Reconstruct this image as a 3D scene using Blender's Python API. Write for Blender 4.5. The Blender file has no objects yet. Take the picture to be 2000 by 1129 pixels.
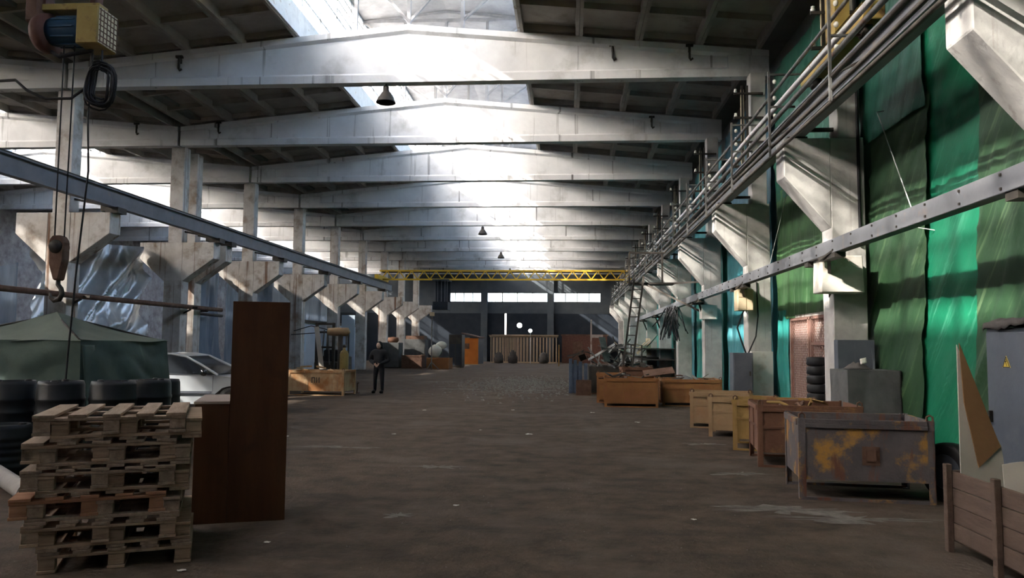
import bpy, bmesh, math, random
import numpy as np
from mathutils import Vector, Matrix, Euler
R = random.Random(7)
scn = bpy.context.scene
COL = scn.collection
rad = math.radians

# ------------------------------------------------------------------ camera
YAW, PIT, ROLL, FPX, CAMZ = 7.27138174e-02, 7.16655394e-02, 7.83501295e-03, 1519.4, 1.66
fw = Vector((-math.sin(YAW)*math.cos(PIT), math.cos(YAW)*math.cos(PIT), math.sin(PIT)))
rt0 = Vector((math.cos(YAW), math.sin(YAW), 0)); up0 = rt0.cross(fw)
rt = rt0*math.cos(ROLL)+up0*math.sin(ROLL); upv = up0*math.cos(ROLL)-rt0*math.sin(ROLL)
cam = bpy.data.cameras.new('camera'); cam.sensor_width = 36; cam.lens = FPX/2000*36
cam.clip_end = 400
camo = bpy.data.objects.new('camera', cam); COL.objects.link(camo)
camo.matrix_world = Matrix(((rt.x, upv.x, -fw.x, 0), (rt.y, upv.y, -fw.y, 0), (rt.z, upv.z, -fw.z, CAMZ), (0, 0, 0, 1)))
scn.camera = camo

# ------------------------------------------------------------------ world, sun, exposure
SUN = Vector((1.0, 0.62, -0.70)).normalized()
w = bpy.data.worlds.new('World'); scn.world = w; w.use_nodes = True
nt = w.node_tree; nt.nodes.clear()
sky = nt.nodes.new('ShaderNodeTexSky'); sky.sky_type = 'NISHITA'; sky.sun_disc = False
sky.sun_elevation = math.asin(-SUN.z); sky.sun_rotation = math.atan2(-SUN.x, -SUN.y)
sky.air_density = 1.0; sky.dust_density = 3.0; sky.ozone_density = 0.6
bg = nt.nodes.new('ShaderNodeBackground'); bg.inputs['Strength'].default_value = 1.15
wo = nt.nodes.new('ShaderNodeOutputWorld')
nt.links.new(sky.outputs[0], bg.inputs[0]); nt.links.new(bg.outputs[0], wo.inputs[0])
sl = bpy.data.lights.new('sun', 'SUN'); sl.energy = 12.5; sl.angle = rad(0.9); sl.color = (1.0, 0.9, 0.76)
so = bpy.data.objects.new('sun', sl); COL.objects.link(so)
so.rotation_euler = SUN.to_track_quat('-Z', 'Y').to_euler(); so.location = (-40, -20, 40)
vs = scn.view_settings
scn.display_settings.display_device = 'sRGB'
vs.view_transform = 'Standard'; vs.look = 'None'; vs.gamma = 1; vs.use_curve_mapping = False
vs.exposure = 2.08
cy = scn.cycles
cy.max_bounces = 9; cy.diffuse_bounces = 6; cy.glossy_bounces = 3; cy.transmission_bounces = 6
cy.transparent_max_bounces = 12; cy.caustics_reflective = False; cy.caustics_refractive = False
cy.sample_clamp_indirect = 8.0; cy.use_denoising = True

# ------------------------------------------------------------------ materials
def mat(name, c1, c2=None, scale=2.0, rough=.85, metal=0.0, bump=.25, bscale=14.0, stretch=(1, 1, 1),
        stain=None, stain_scale=1.2, stain_lo=.55, stain_hi=.7, streak=None, streak_scale=(7, 7, .3), streak_lo=.55, streak_hi=.75,
        transl=0.0, spec=.3, emit=None, coat=0, rot=(0, 0, 0), rnd=True, bstretch=None):
    m = bpy.data.materials.new(name); m.use_nodes = True
    n = m.node_tree.nodes; L = m.node_tree.links; n.clear()
    out = n.new('ShaderNodeOutputMaterial'); b = n.new('ShaderNodeBsdfPrincipled')
    b.inputs['Roughness'].default_value = rough; b.inputs['Metallic'].default_value = metal
    b.inputs['Specular IOR Level'].default_value = spec
    if coat: b.inputs['Coat Weight'].default_value = coat
    tc = n.new('ShaderNodeTexCoord'); vec = tc.outputs['Object']
    if rnd:
        oi = n.new('ShaderNodeObjectInfo'); ml = n.new('ShaderNodeMath'); ml.operation = 'MULTIPLY'; ml.inputs[1].default_value = 37.0
        L.new(oi.outputs['Random'], ml.inputs[0])
        ad = n.new('ShaderNodeVectorMath'); ad.operation = 'ADD'
        L.new(vec, ad.inputs[0]); L.new(ml.outputs[0], ad.inputs[1]); vec = ad.outputs[0]
    def noise(sc, st, det=6, rt_=(0, 0, 0)):
        mp = n.new('ShaderNodeMapping'); mp.inputs['Scale'].default_value = st; src = vec
        if any(rt_):
            m0 = n.new('ShaderNodeMapping'); m0.inputs['Rotation'].default_value = rt_; L.new(vec, m0.inputs[0]); src = m0.outputs[0]
        L.new(src, mp.inputs[0]); t = n.new('ShaderNodeTexNoise'); t.inputs['Scale'].default_value = sc
        t.inputs['Detail'].default_value = det; t.inputs['Roughness'].default_value = .62
        L.new(mp.outputs[0], t.inputs['Vector']); return t.outputs['Fac']
    def ramp(f, lo, hi, a=(0, 0, 0), c=(1, 1, 1)):
        r = n.new('ShaderNodeValToRGB'); r.color_ramp.elements[0].position = lo; r.color_ramp.elements[1].position = hi
        r.color_ramp.elements[0].color = (*a, 1); r.color_ramp.elements[1].color = (*c, 1); L.new(f, r.inputs[0]); return r.outputs[0]
    def mix(f, a, c):
        x = n.new('ShaderNodeMix'); x.data_type = 'RGBA'; L.new(f, x.inputs[0]); L.new(a, x.inputs[6]); x.inputs[7].default_value = (*c, 1); return x.outputs[2]
    col = ramp(noise(scale, stretch, rt_=rot), .32, .68, c1, c2 or c1)
    if stain: col = mix(ramp(noise(stain_scale, (1, 1, 1)), stain_lo, stain_hi), col, stain)
    if streak: col = mix(ramp(noise(1.0, streak_scale, 4, rot), streak_lo, streak_hi), col, streak)
    L.new(col, b.inputs['Base Color'])
    if bump:
        bp = n.new('ShaderNodeBump'); bp.inputs['Strength'].default_value = bump; bp.inputs['Distance'].default_value = .03
        L.new(noise(bscale, bstretch or stretch, 5, rot), bp.inputs['Height']); L.new(bp.outputs[0], b.inputs['Normal'])
    if emit:
        b.inputs['Emission Color'].default_value = (*emit[0], 1); b.inputs['Emission Strength'].default_value = emit[1]
    if transl:
        t = n.new('ShaderNodeBsdfTranslucent'); L.new(col, t.inputs[0]); ms = n.new('ShaderNodeMixShader'); ms.inputs[0].default_value = transl
        L.new(b.outputs[0], ms.inputs[1]); L.new(t.outputs[0], ms.inputs[2]); L.new(ms.outputs[0], out.inputs[0])
    else: L.new(b.outputs[0], out.inputs[0])
    return m
def glass(name, tint, clear, gloss=.06):
    m = bpy.data.materials.new(name); m.use_nodes = True
    n = m.node_tree.nodes; L = m.node_tree.links; n.clear()
    out = n.new('ShaderNodeOutputMaterial'); tr = n.new('ShaderNodeBsdfTransparent'); tl = n.new('ShaderNodeBsdfTranslucent')
    tl.inputs[0].default_value = (*tint, 1); tr.inputs[0].default_value = (.95, .97, 1, 1)
    gl = n.new('ShaderNodeBsdfGlossy'); gl.inputs['Roughness'].default_value = .1
    m1 = n.new('ShaderNodeMixShader'); m2 = n.new('ShaderNodeMixShader'); m2.inputs[0].default_value = gloss
    tc = n.new('ShaderNodeTexCoord'); no = n.new('ShaderNodeTexNoise'); no.inputs['Scale'].default_value = .9; no.inputs['Detail'].default_value = 5
    mr = n.new('ShaderNodeMapRange'); mr.inputs[1].default_value = .3; mr.inputs[2].default_value = .7
    mr.inputs[3].default_value = min(1, clear+.12); mr.inputs[4].default_value = max(0, clear-.12)
    L.new(tc.outputs['Object'], no.inputs['Vector']); L.new(no.outputs['Fac'], mr.inputs[0]); L.new(mr.outputs[0], m1.inputs[0])
    L.new(tl.outputs[0], m1.inputs[1]); L.new(tr.outputs[0], m1.inputs[2])
    L.new(m1.outputs[0], m2.inputs[1]); L.new(gl.outputs[0], m2.inputs[2]); L.new(m2.outputs[0], out.inputs[0])
    return m
MT = {}
MT['floor'] = mat('dirt_floor', (.036, .025, .017), (.1, .071, .05), 2.6, .92, bump=.6, bscale=16, stretch=(1, 1, 1), stain=(.12, .095, .075), stain_scale=.5, stain_lo=.5, stain_hi=.75, streak=(.03, .022, .018), streak_scale=(.5, 2.2, 1), streak_lo=.55, streak_hi=.8, rnd=False)
MT['beam'] = mat('painted_concrete_beam', (.54, .545, .56), (.68, .68, .685), .9, .88, bump=.12, bscale=9, stain=(.33, .33, .32), stain_scale=.8, stain_lo=.55, stain_hi=.75, streak=(.13, .125, .125), streak_scale=(4.5, 4.5, .12), streak_lo=.61, streak_hi=.72)
MT['column'] = mat('whitewashed_concrete', (.44, .41, .38), (.6, .575, .54), 2.2, .9, bump=.35, bscale=10, stain=(.26, .2, .15), stain_scale=1.9, stain_lo=.5, stain_hi=.7, streak=(.17, .095, .06), streak_scale=(5, 5, .2), streak_lo=.55, streak_hi=.69)
MT['column_r'] = mat('grey_white_concrete', (.33, .32, .31), (.5, .485, .46), 2.0, .9, bump=.35, bscale=9, stain=(.32, .3, .28), stain_scale=1.4, stain_lo=.55, stain_hi=.75, streak=(.25, .22, .2), streak_scale=(6, 6, .25), streak_lo=.6, streak_hi=.75)
MT['slab'] = mat('slab_concrete', (.26, .24, .22), (.36, .33, .3), 1.5, .92, bump=.2, stain=(.2, .18, .16), stain_scale=1.3)
MT['roofing'] = mat('roofing_felt', (.12, .12, .12), (.16, .16, .16))
MT['wall'] = mat('wall_plaster', (.2, .19, .18), (.3, .29, .27), 1.2, .92)
MT['brick_wall'] = mat('left_brick_wall', (.22, .2, .2), (.42, .4, .4), 2.5, .92, bump=.5, bscale=5, stain=(.5, .49, .48), stain_scale=.7)
MT['navy'] = mat('navy_cladding', (.012, .018, .028), (.024, .032, .045), 1.0, .7, bump=.1)
MT['navy2'] = mat('grey_cladding', (.07, .085, .1), (.1, .115, .13), 1.0, .7, bump=.1)
MT['white_steel'] = mat('white_painted_steel', (.5, .51, .52), (.66, .67, .67), 3, .55, bump=.08, stain=(.33, .27, .22), stain_scale=3, stain_lo=.6)
MT['lantern_steel'] = mat('lantern_grey_steel', (.16, .16, .17), (.24, .24, .25), 3, .6)
MT['lantern_roof'] = mat('lantern_lining', (.2, .2, .21), (.32, .32, .33), 1.5, .9)
MT['rail_blue'] = mat('grey_blue_rail', (.13, .135, .15), (.18, .185, .2), 2, .6, metal=.1, bump=.08, stain=(.22, .18, .16), stain_scale=2.2, stain_lo=.6)
MT['dark_steel'] = mat('dark_steel', (.03, .027, .025), (.07, .06, .05), 3, .6, metal=.4, bump=.15)
MT['rust'] = mat('rusty_steel', (.09, .045, .03), (.17, .1, .07), 4, .8, metal=.1, bump=.3, bscale=25)
MT['black'] = mat('black_rubber', (.008, .008, .009), (.018, .018, .02), 6, .6, bump=.1)
MT['cable'] = mat('black_cable', (.012, .011, .014), (.02, .02, .022), 6, .7, bump=0)
MT['plastic'] = mat('black_plastic', (.008, .01, .013), (.016, .018, .022), 3, .5, bump=.05)
MT['bin_a'] = mat('bin_rust_grey', (.075, .068, .072), (.115, .1, .1), 3, .75, bump=.3, bscale=22, stain=(.36, .19, .045), stain_scale=2.6, stain_lo=.54, stain_hi=.64, streak=(.14, .06, .04), streak_scale=(6, 6, 1.2), streak_lo=.55, streak_hi=.65)
MT['bin_b'] = mat('bin_red_brown', (.12, .055, .035), (.16, .078, .048), 2.5, .8, bump=.25, bscale=22, stain=(.33, .18, .06), stain_scale=2.6, stain_lo=.6, stain_hi=.75, streak=(.13, .07, .05), streak_scale=(6, 6, .8), streak_lo=.6, streak_hi=.75)
MT['bin_c'] = mat('bin_ochre', (.24, .145, .045), (.3, .19, .065), 3, .75, bump=.25, bscale=22, stain=(.24, .11, .05), stain_scale=2.8, stain_lo=.58, stain_hi=.68, streak=(.3, .18, .1), streak_scale=(6, 6, .8))
MT['bin_d'] = mat('bin_tan', (.26, .165, .09), (.33, .225, .125), 3, .75, bump=.2, bscale=22, stain=(.3, .17, .09), stain_scale=2.4, streak=(.3, .2, .13), streak_scale=(6, 6, .8))
MT['bin_e'] = mat('bin_orange', (.22, .095, .036), (.28, .13, .046), 2.5, .75, bump=.2, bscale=22, stain=(.27, .11, .05), stain_scale=2.2, streak=(.25, .1, .05), streak_scale=(6, 6, .8), streak_lo=.62)
MT['bin_f'] = mat('bin_cream', (.4, .26, .14), (.5, .36, .21), 3, .75, bump=.2, bscale=22, stain=(.32, .14, .05), stain_scale=1.6, stain_lo=.46, stain_hi=.62, streak=(.3, .19, .11), streak_scale=(6, 6, .8))
MT['pallet'] = mat('pallet_wood', (.24, .165, .115), (.42, .3, .21), 2.4, .85, bump=.35, bscale=9, stretch=(1, 9, 9), stain=(.12, .09, .06), stain_scale=4, stain_lo=.58)
MT['pallet2'] = mat('pallet_wood_grey', (.24, .175, .13), (.4, .3, .225), 2.4, .88, bump=.35, bscale=9, stretch=(9, 1, 9), stain=(.07, .085, .03), stain_scale=4, stain_lo=.74, stain_hi=.8)
MT['pallet3'] = mat('pallet_wood_red', (.3, .15, .09), (.44, .24, .14), 2.4, .88, bump=.35, bscale=9, stretch=(1, 9, 9))
MT['hardboard'] = mat('brown_hardboard', (.06, .021, .008), (.085, .033, .012), 2.5, .65, bump=.08, stretch=(4, 4, .5), stain=(.05, .018, .008), stain_scale=2)
MT['laminate'] = mat('pink_laminate', (.3, .24, .21), (.36, .29, .25), 3, .6, bump=.05)
MT['tent'] = mat('tent_canvas', (.06, .09, .078), (.085, .118, .1), 2, .85, bump=.3, bscale=6, transl=.15, streak=(.14, .19, .165), streak_scale=(1.5, 1.5, .5), streak_lo=.6)
MT['tent_roof'] = mat('tent_roof_canvas', (.1, .125, .1), (.125, .15, .12), 2, .85, bump=.3, bscale=6, transl=.15)
MT['tarp_grey'] = mat('silver_tarp', (.5, .53, .56), (.66, .69, .72), 1.5, .36, metal=.65, bump=.25, bscale=5, stretch=(1, 1, .4), spec=.5)
MT['tarp_slate'] = mat('slate_tarp', (.1, .135, .19), (.15, .19, .25), 1.5, .5, bump=.35, bscale=6, stretch=(2, 2, .4), transl=.15, spec=.45)
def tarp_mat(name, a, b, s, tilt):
    return mat(name, a, b, 1.3, .5, bump=.35, bscale=5, stretch=(1, 1, .35), rot=(tilt, 0, 0), streak=s, streak_scale=(1, 11, .55), streak_lo=.56, streak_hi=.74, transl=.12, spec=.5)  # paler streaks paint the light caught on fold ridges into the sheet colour
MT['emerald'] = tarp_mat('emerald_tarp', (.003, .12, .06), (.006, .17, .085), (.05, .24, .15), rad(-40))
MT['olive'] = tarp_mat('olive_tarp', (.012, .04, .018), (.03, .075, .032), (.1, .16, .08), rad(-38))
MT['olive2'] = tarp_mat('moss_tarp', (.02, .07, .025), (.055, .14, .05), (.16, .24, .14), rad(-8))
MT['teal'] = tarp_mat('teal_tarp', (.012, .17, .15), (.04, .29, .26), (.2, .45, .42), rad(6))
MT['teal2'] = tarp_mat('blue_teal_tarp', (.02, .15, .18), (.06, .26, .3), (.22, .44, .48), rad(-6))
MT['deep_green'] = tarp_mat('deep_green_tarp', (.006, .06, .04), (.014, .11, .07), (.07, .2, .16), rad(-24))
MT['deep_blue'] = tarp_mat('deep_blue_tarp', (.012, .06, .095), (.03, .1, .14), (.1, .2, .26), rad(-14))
MT['yellow'] = mat('hoist_yellow', (.27, .18, .045), (.34, .24, .075), 4, .6, bump=.1, stain=(.16, .09, .04), stain_scale=5)
MT['crane_yellow'] = mat('crane_yellow', (.6, .38, .03), (.7, .46, .05), 4, .6, bump=.05)
MT['motor_blue'] = mat('motor_blue', (.012, .04, .075), (.02, .06, .1), 4, .5, bump=.05)
MT['red_brown'] = mat('red_brown_paint', (.08, .03, .022), (.12, .05, .035), 4, .7)
MT['cream'] = mat('cream_plate', (.5, .42, .28), (.58, .5, .34), 5, .6)
MT['cab_grey'] = mat('cabinet_grey', (.075, .087, .108), (.1, .112, .134), 2, .55, bump=.08, stain=(.12, .13, .15), stain_scale=1.8, streak=(.25, .27, .3), streak_scale=(9, 9, .6), streak_lo=.66)
MT['grey_cloth'] = mat('grey_cloth', (.075, .077, .078), (.11, .112, .112), 4, .95, bump=.3)
MT['dark_cloth'] = mat('dark_cloth', (.055, .05, .05), (.09, .08, .075), 4, .95, bump=.4)
MT['box_white'] = mat('whitewashed_box', (.52, .5, .45), (.66, .63, .58), 2, .75, bump=.15, stain=(.4, .34, .27), stain_scale=2)
MT['box_tan'] = mat('tan_box', (.36, .29, .19), (.43, .35, .23), 2, .75, bump=.1)
MT['plank'] = mat('crate_plank', (.085, .055, .042), (.13, .088, .066), 2.4, .85, bump=.35, bscale=9, stretch=(9, 1, 9), stain=(.09, .06, .045), stain_scale=3)
MT['white_board'] = mat('white_board', (.4, .36, .31), (.46, .42, .36), 3, .7, bump=.05)
MT['brown_board'] = mat('brown_board', (.19, .1, .045), (.23, .125, .058), 3, .8, bump=.1)
MT['car'] = mat('car_paint', (.4, .43, .46), (.43, .46, .49), 1, .3, bump=0, spec=.5, coat=.5)
MT['car_dark'] = mat('car_glass', (.02, .024, .03), (.03, .035, .042), 1, .08, bump=0, spec=.9, coat=.6)
MT['chrome'] = mat('alloy', (.2, .2, .21), (.26, .26, .26), 2, .45, metal=.5, bump=0)
MT['lamp_red'] = mat('lamp_red', (.4, .02, .02), (.4, .03, .02), 1, .3, bump=0)
MT['skin'] = mat('skin', (.42, .27, .2), (.46, .3, .23), 6, .6, bump=.05)
MT['jacket'] = mat('black_jacket', (.009, .01, .014), (.016, .018, .022), 5, .85, bump=.2)
MT['trousers'] = mat('dark_trousers', (.012, .012, .018), (.02, .02, .026), 5, .9, bump=.2)
MT['timber'] = mat('pale_timber', (.42, .3, .2), (.55, .42, .29), 3, .85, bump=.1, stretch=(6, 6, 1))
MT['orange'] = mat('orange_paint', (.42, .12, .015), (.5, .15, .02), 2, .6, bump=.05)
MT['brick_red'] = mat('dull_brick', (.1, .045, .035), (.15, .07, .05), 6, .9, bump=.3)
MT['cabin_white'] = mat('pale_cabin', (.42, .45, .5), (.5, .53, .58), 1.5, .7, bump=.08)
MT['cabin_blue'] = mat('ice_blue_sheet', (.4, .5, .6), (.48, .57, .66), 1.5, .6, bump=.05)
MT['bag'] = mat('white_bag', (.6, .58, .5), (.7, .68, .6), 5, .9, bump=.3)
MT['blue_steel'] = mat('blue_grey_steel', (.06, .085, .13), (.1, .13, .18), 3, .6, bump=.1)
MT['scrap'] = mat('scrap_steel', (.1, .1, .1), (.22, .22, .21), 5, .55, metal=.4, bump=.2, stain=(.14, .07, .045), stain_scale=4)
MT['pink_wall'] = mat('pink_plaster', (.34, .27, .25), (.42, .34, .31), 2, .9, stain=(.24, .16, .14), stain_scale=2)
MT['gate_red'] = mat('gate_red_oxide', (.2, .11, .09), (.27, .16, .13), 4, .7)
MT['porcelain'] = mat('porcelain', (.7, .68, .62), (.76, .74, .68), 4, .3, bump=0)
MT['lamp_glow'] = mat('lit_flood', (.9, .9, .9), None, emit=((1, .97, .92), 14), bump=0)
MT['sign_yellow'] = mat('sign_yellow', (.55, .38, .05), (.6, .42, .07), 5, .6, bump=0)
MT['ink'] = mat('dark_ink', (.03, .025, .022), (.05, .04, .035), 5, .8, bump=0)
MT['gravel'] = mat('gravel', (.085, .078, .07), (.2, .19, .175), 6, .95, bump=.3)
MT['dust'] = mat('pale_dust', (.085, .074, .063), (.2, .18, .16), 7, .95, bump=.3)
MT['paper'] = mat('paper_scrap', (.55, .52, .47), (.65, .62, .56), 6, .9, bump=0)
MT['log'] = mat('bare_tube', (.26, .24, .23), (.34, .32, .3), 3, .8, bump=.2)
MT['pane_clear'] = glass('dusty_pane', (.85, .85, .84), .66)
MT['pane_mid'] = glass('whitewashed_pane', (.8, .81, .81), .42)
MT['pane_far'] = glass('far_pane', (.8, .85, .9), .7)

# ------------------------------------------------------------------ mesh helpers
class MB:
    def __init__(s): s.v = []; s.f = []; s.sm = []
    def add(s, vs_, fs, smooth=False):
        o = len(s.v); s.v += [tuple(p) for p in vs_]
        for f in fs: s.f.append(tuple(i+o for i in f)); s.sm.append(smooth)
        return s
    def box(s, x0, x1, y0, y1, z0, z1):
        return s.add([(x0, y0, z0), (x1, y0, z0), (x1, y1, z0), (x0, y1, z0), (x0, y0, z1), (x1, y0, z1), (x1, y1, z1), (x0, y1, z1)],
                     [(0, 3, 2, 1), (4, 5, 6, 7), (0, 1, 5, 4), (1, 2, 6, 5), (2, 3, 7, 6), (3, 0, 4, 7)])
    def bar(s, a, b, wx, wz=None, up_=(0, 0, 1)):
        a = Vector(a); b = Vector(b); d = (b-a).normalized(); u = Vector(up_)
        if abs(d.dot(u)) > .97: u = Vector((0, 1, 0))
        x = d.cross(u).normalized()*wx/2; z = x.cross(d).normalized()*(wz or wx)/2
        return s.add([a-x-z, a+x-z, a+x+z, a-x+z, b-x-z, b+x-z, b+x+z, b-x+z],
                     [(0, 1, 2, 3), (7, 6, 5, 4), (0, 4, 5, 1), (1, 5, 6, 2), (2, 6, 7, 3), (3, 7, 4, 0)])
    def tube(s, pts, r, n=8, caps=True):
        pts = [Vector(p) for p in pts]; rs = r if isinstance(r, (list, tuple)) else [r]*len(pts)
        rings = []; ref = None
        for i, p in enumerate(pts):
            d = (pts[min(i+1, len(pts)-1)]-pts[max(i-1, 0)]).normalized()
            if ref is None:
                u = Vector((0, 0, 1)) if abs(d.z) < .9 else Vector((1, 0, 0)); ref = d.cross(u).normalized()
            ref = (ref-d*ref.dot(d)).normalized(); y = d.cross(ref)
            rings.append([p+(ref*math.cos(2*math.pi*k/n)+y*math.sin(2*math.pi*k/n))*rs[i] for k in range(n)])
        vv = [p for q in rings for p in q]; ff = []
        for i in range(len(rings)-1):
            for k in range(n): ff.append((i*n+k, i*n+(k+1) % n, (i+1)*n+(k+1) % n, (i+1)*n+k))
        s.add(vv, ff, True)
        if caps:
            s.add(rings[0], [tuple(range(n-1, -1, -1))]); s.add(rings[-1], [tuple(range(n))])
        return s
    def lathe(s, prof, n=20, c=(0, 0, 0), axis='z'):
        vv = []; ff = []
        for r, z in prof:
            for k in range(n):
                a = 2*math.pi*k/n; x, y = r*math.cos(a), r*math.sin(a)
                p = (x, y, z) if axis == 'z' else ((z, x, y) if axis == 'x' else (y, z, x))
                vv.append((p[0]+c[0], p[1]+c[1], p[2]+c[2]))
        for i in range(len(prof)-1):
            for k in range(n): ff.append((i*n+k, i*n+(k+1) % n, (i+1)*n+(k+1) % n, (i+1)*n+k))
        return s.add(vv, ff, True)
    def prism(s, poly, a, b, plane='xz'):
        def P(p, t): return {'xz': (p[0], t, p[1]), 'yz': (t, p[0], p[1]), 'xy': (p[0], p[1], t)}[plane]
        n = len(poly)
        s.add([P(p, a) for p in poly]+[P(p, b) for p in poly],
              [tuple(range(n)), tuple(range(2*n-1, n-1, -1))]+[(i, i+n, (i+1) % n+n, (i+1) % n) for i in range(n)])
        return s
    def grid(s, fn, nu, nv, smooth=True):
        vv = [fn(i/nu, j/nv) for j in range(nv+1) for i in range(nu+1)]
        ff = [(j*(nu+1)+i, j*(nu+1)+i+1, (j+1)*(nu+1)+i+1, (j+1)*(nu+1)+i) for j in range(nv) for i in range(nu)]
        return s.add(vv, ff, smooth)
    def build(s, name, m, parent=None, bevel=0, loc=None, fix=True, solid=0):
        me = bpy.data.meshes.new(name); me.from_pydata(s.v, [], s.f); me.polygons.foreach_set('use_smooth', s.sm)
        if fix:
            bm = bmesh.new(); bm.from_mesh(me); bmesh.ops.recalc_face_normals(bm, faces=bm.faces[:]); bm.to_mesh(me); bm.free()
        me.materials.append(m if not isinstance(m, str) else MT[m])
        o = bpy.data.objects.new(name, me); COL.objects.link(o)
        if parent: o.parent = parent
        if loc: o.location = loc
        if solid:
            q = o.modifiers.new('thickness', 'SOLIDIFY'); q.thickness = solid; q.offset = 0
        if bevel:
            q = o.modifiers.new('bevel', 'BEVEL'); q.width = bevel; q.segments = 1; q.limit_method = 'ANGLE'
        return o
def tag(o, label, cat, group=None):
    o['label'] = label; o['category'] = cat
    if group: o['group'] = group
    return o
def thing(name, label, cat, loc=(0, 0, 0), rz=0, group=None):
    o = bpy.data.objects.new(name, None); COL.objects.link(o); o.empty_display_size = .1
    o.location = loc; o.rotation_euler = (0, 0, rz)
    return tag(o, label, cat, group)
def struct(o): o['kind'] = 'structure'; return o
def stuff(o): o['kind'] = 'stuff'; return o
def part(o, label): o['label'] = label; return o
def B(*a): return MB().box(*a)
def dup(root, loc=None, rz=None, label=None):
    kids = [c for c in bpy.data.objects if c.parent == root]
    r = root.copy(); COL.objects.link(r)
    if loc is not None: r.location = loc
    if rz is not None: r.rotation_euler = (0, 0, rz)
    if label: r['label'] = label
    for c in kids:
        k = c.copy(); COL.objects.link(k); k.parent = r
        for g in [q for q in bpy.data.objects if q.parent == c]:
            h = g.copy(); COL.objects.link(h); h.parent = k
    return r
ORD = ['first', 'second', 'third', 'fourth', 'fifth', 'sixth', 'seventh', 'eighth', 'ninth', 'tenth', 'eleventh', 'twelfth']
_rng = np.random.RandomState(3); _tab = _rng.rand(64, 64)
def vnoise(x, y):
    xi = math.floor(x); yi = math.floor(y); fx = x-xi; fy = y-yi; fx = fx*fx*(3-2*fx); fy = fy*fy*(3-2*fy)
    t = lambda i, j: _tab[i % 64, j % 64]
    return (t(xi, yi)*(1-fx)+t(xi+1, yi)*fx)*(1-fy)+(t(xi, yi+1)*(1-fx)+t(xi+1, yi+1)*fx)*fy-.5

# ------------------------------------------------------------------ main dimensions
Y0, BAY = 19.41, 6.0
CX = -4.15                       # hall axis; the aisle to the left repeats at CX - 18.3
AX = CX-18.3
YN, YF = -9.0, 76.5
SOF = 8.36
def ztop(x, c): return 9.88-abs(x-c)*.095
# ------------------------------------------------------------------ shell
struct(B(-32.2, 5.9, YN-.3, YF+.3, -.3, 0).build('floor', 'floor'))
struct(B(5.45, 5.75, YN, YF, 0, 9.3).build('wall_right', 'wall'))
struct(B(-31.9, -31.6, YN, YF, 0, 9.3).build('wall_left', 'brick_wall'))
struct(B(-31.9, 5.75, YN-.3, YN, 0, 13).build('wall_back', 'wall'))
# far wall: navy cladding, window strip, narrow daylight gap at a gate leaf
FW = [(-12.1, -8.62), (-8.0, -2.05), (-1.45, 3.15)]
wf = MB(); wf.box(-31.9, 5.75, YF, YF+.3, 0, 2.6)
for a, b in [(-31.9, -6.28), (-6.1, 5.75)]: wf.box(a, b, YF, YF+.3, 2.6, 4.75)
wfo = struct(wf.build('wall_far', 'navy'))
w2 = MB(); w2.box(-31.9, 5.75, YF, YF+.3, 4.75, 5.85)
xs = [-31.9]+[x for ab in FW for x in ab]+[5.75]
for i in range(0, len(xs), 2): w2.box(xs[i], xs[i+1], YF, YF+.3, 5.85, 6.82)
w2.box(-31.9, 5.75, YF, YF+.3, 6.82, 13)
w2.build('upper_cladding', 'navy2', wfo)
for x in (-8.3, -1.75): B(x-.32, x+.32, YF-.25, YF-.01, 0, 8.3).build('pilaster', 'navy2', wfo)
wn = 0
for a, b in FW:
    wn += 1; fr = MB(); n = 4; st = (b-a)/n
    for i in range(n+1): fr.box(a+i*st-.04, a+i*st+.04, YF+.05, YF+.15, 5.85, 6.82)
    fr.box(a, b, YF+.05, YF+.15, 5.85, 5.92); fr.box(a, b, YF+.05, YF+.15, 6.75, 6.82)
    f = struct(fr.build('window_%d' % wn, 'dark_steel'))
    for i in range(n): B(a+i*st+.04, a+(i+1)*st-.04, YF+.09, YF+.11, 5.92, 6.75).build('pane', 'pane_far', f)

# ------------------------------------------------------------------ roof
dk = MB()
def deck(x0, x1, c):
    z0, z1 = ztop(x0, c)+.3, ztop(x1, c)+.3
    dk.add([(x0, YN, z0), (x1, YN, z1), (x1, YF+.3, z1), (x0, YF+.3, z0), (x0, YN, z0+.1), (x1, YN, z1+.1), (x1, YF+.3, z1+.1), (x0, YF+.3, z0+.1)],
           [(0, 3, 2, 1), (4, 5, 6, 7), (0, 1, 5, 4), (1, 2, 6, 5), (2, 3, 7, 6), (3, 0, 4, 7)])
LH = 2.9
for c in (CX, AX):
    deck(c-9.3, c-LH, c); deck(c+LH, c+9.9, c)
ceil = struct(dk.build('ceiling', 'roofing'))
def slab_mb(y0, y1, mb=None, x0=0, c=0, w_=1.5):
    mb = mb or MB()
    def Z(x): return ztop(x, c)
    def pb(xa, xb, ya, yb, a, b):
        mb.add([(xa, ya, Z(xa)+a), (xb, ya, Z(xb)+a), (xb, yb, Z(xb)+a), (xa, yb, Z(xa)+a), (xa, ya, Z(xa)+b), (xb, ya, Z(xb)+b), (xb, yb, Z(xb)+b), (xa, yb, Z(xa)+b)],
               [(0, 3, 2, 1), (4, 5, 6, 7), (0, 1, 5, 4), (1, 2, 6, 5), (2, 3, 7, 6), (3, 0, 4, 7)])
    x1 = x0+w_
    pb(x0, x1, y0, y1, .25, .29)
    pb(x0+.005, x0+.09, y0+.01, y1-.01, 0, .25); pb(x1-.09, x1-.005, y0+.01, y1-.01, 0, .25)
    for i in range(5):
        yy = y0+.02+(y1-y0-.14)*i/4; pb(x0+.09, x1-.09, yy, yy+.1, .1, .25)
    return mb
slab_x = [(-2.9-1.5*(i+1)) for i in range(4)]+[2.9+1.5*i for i in range(4)]
rest = MB()
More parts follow.
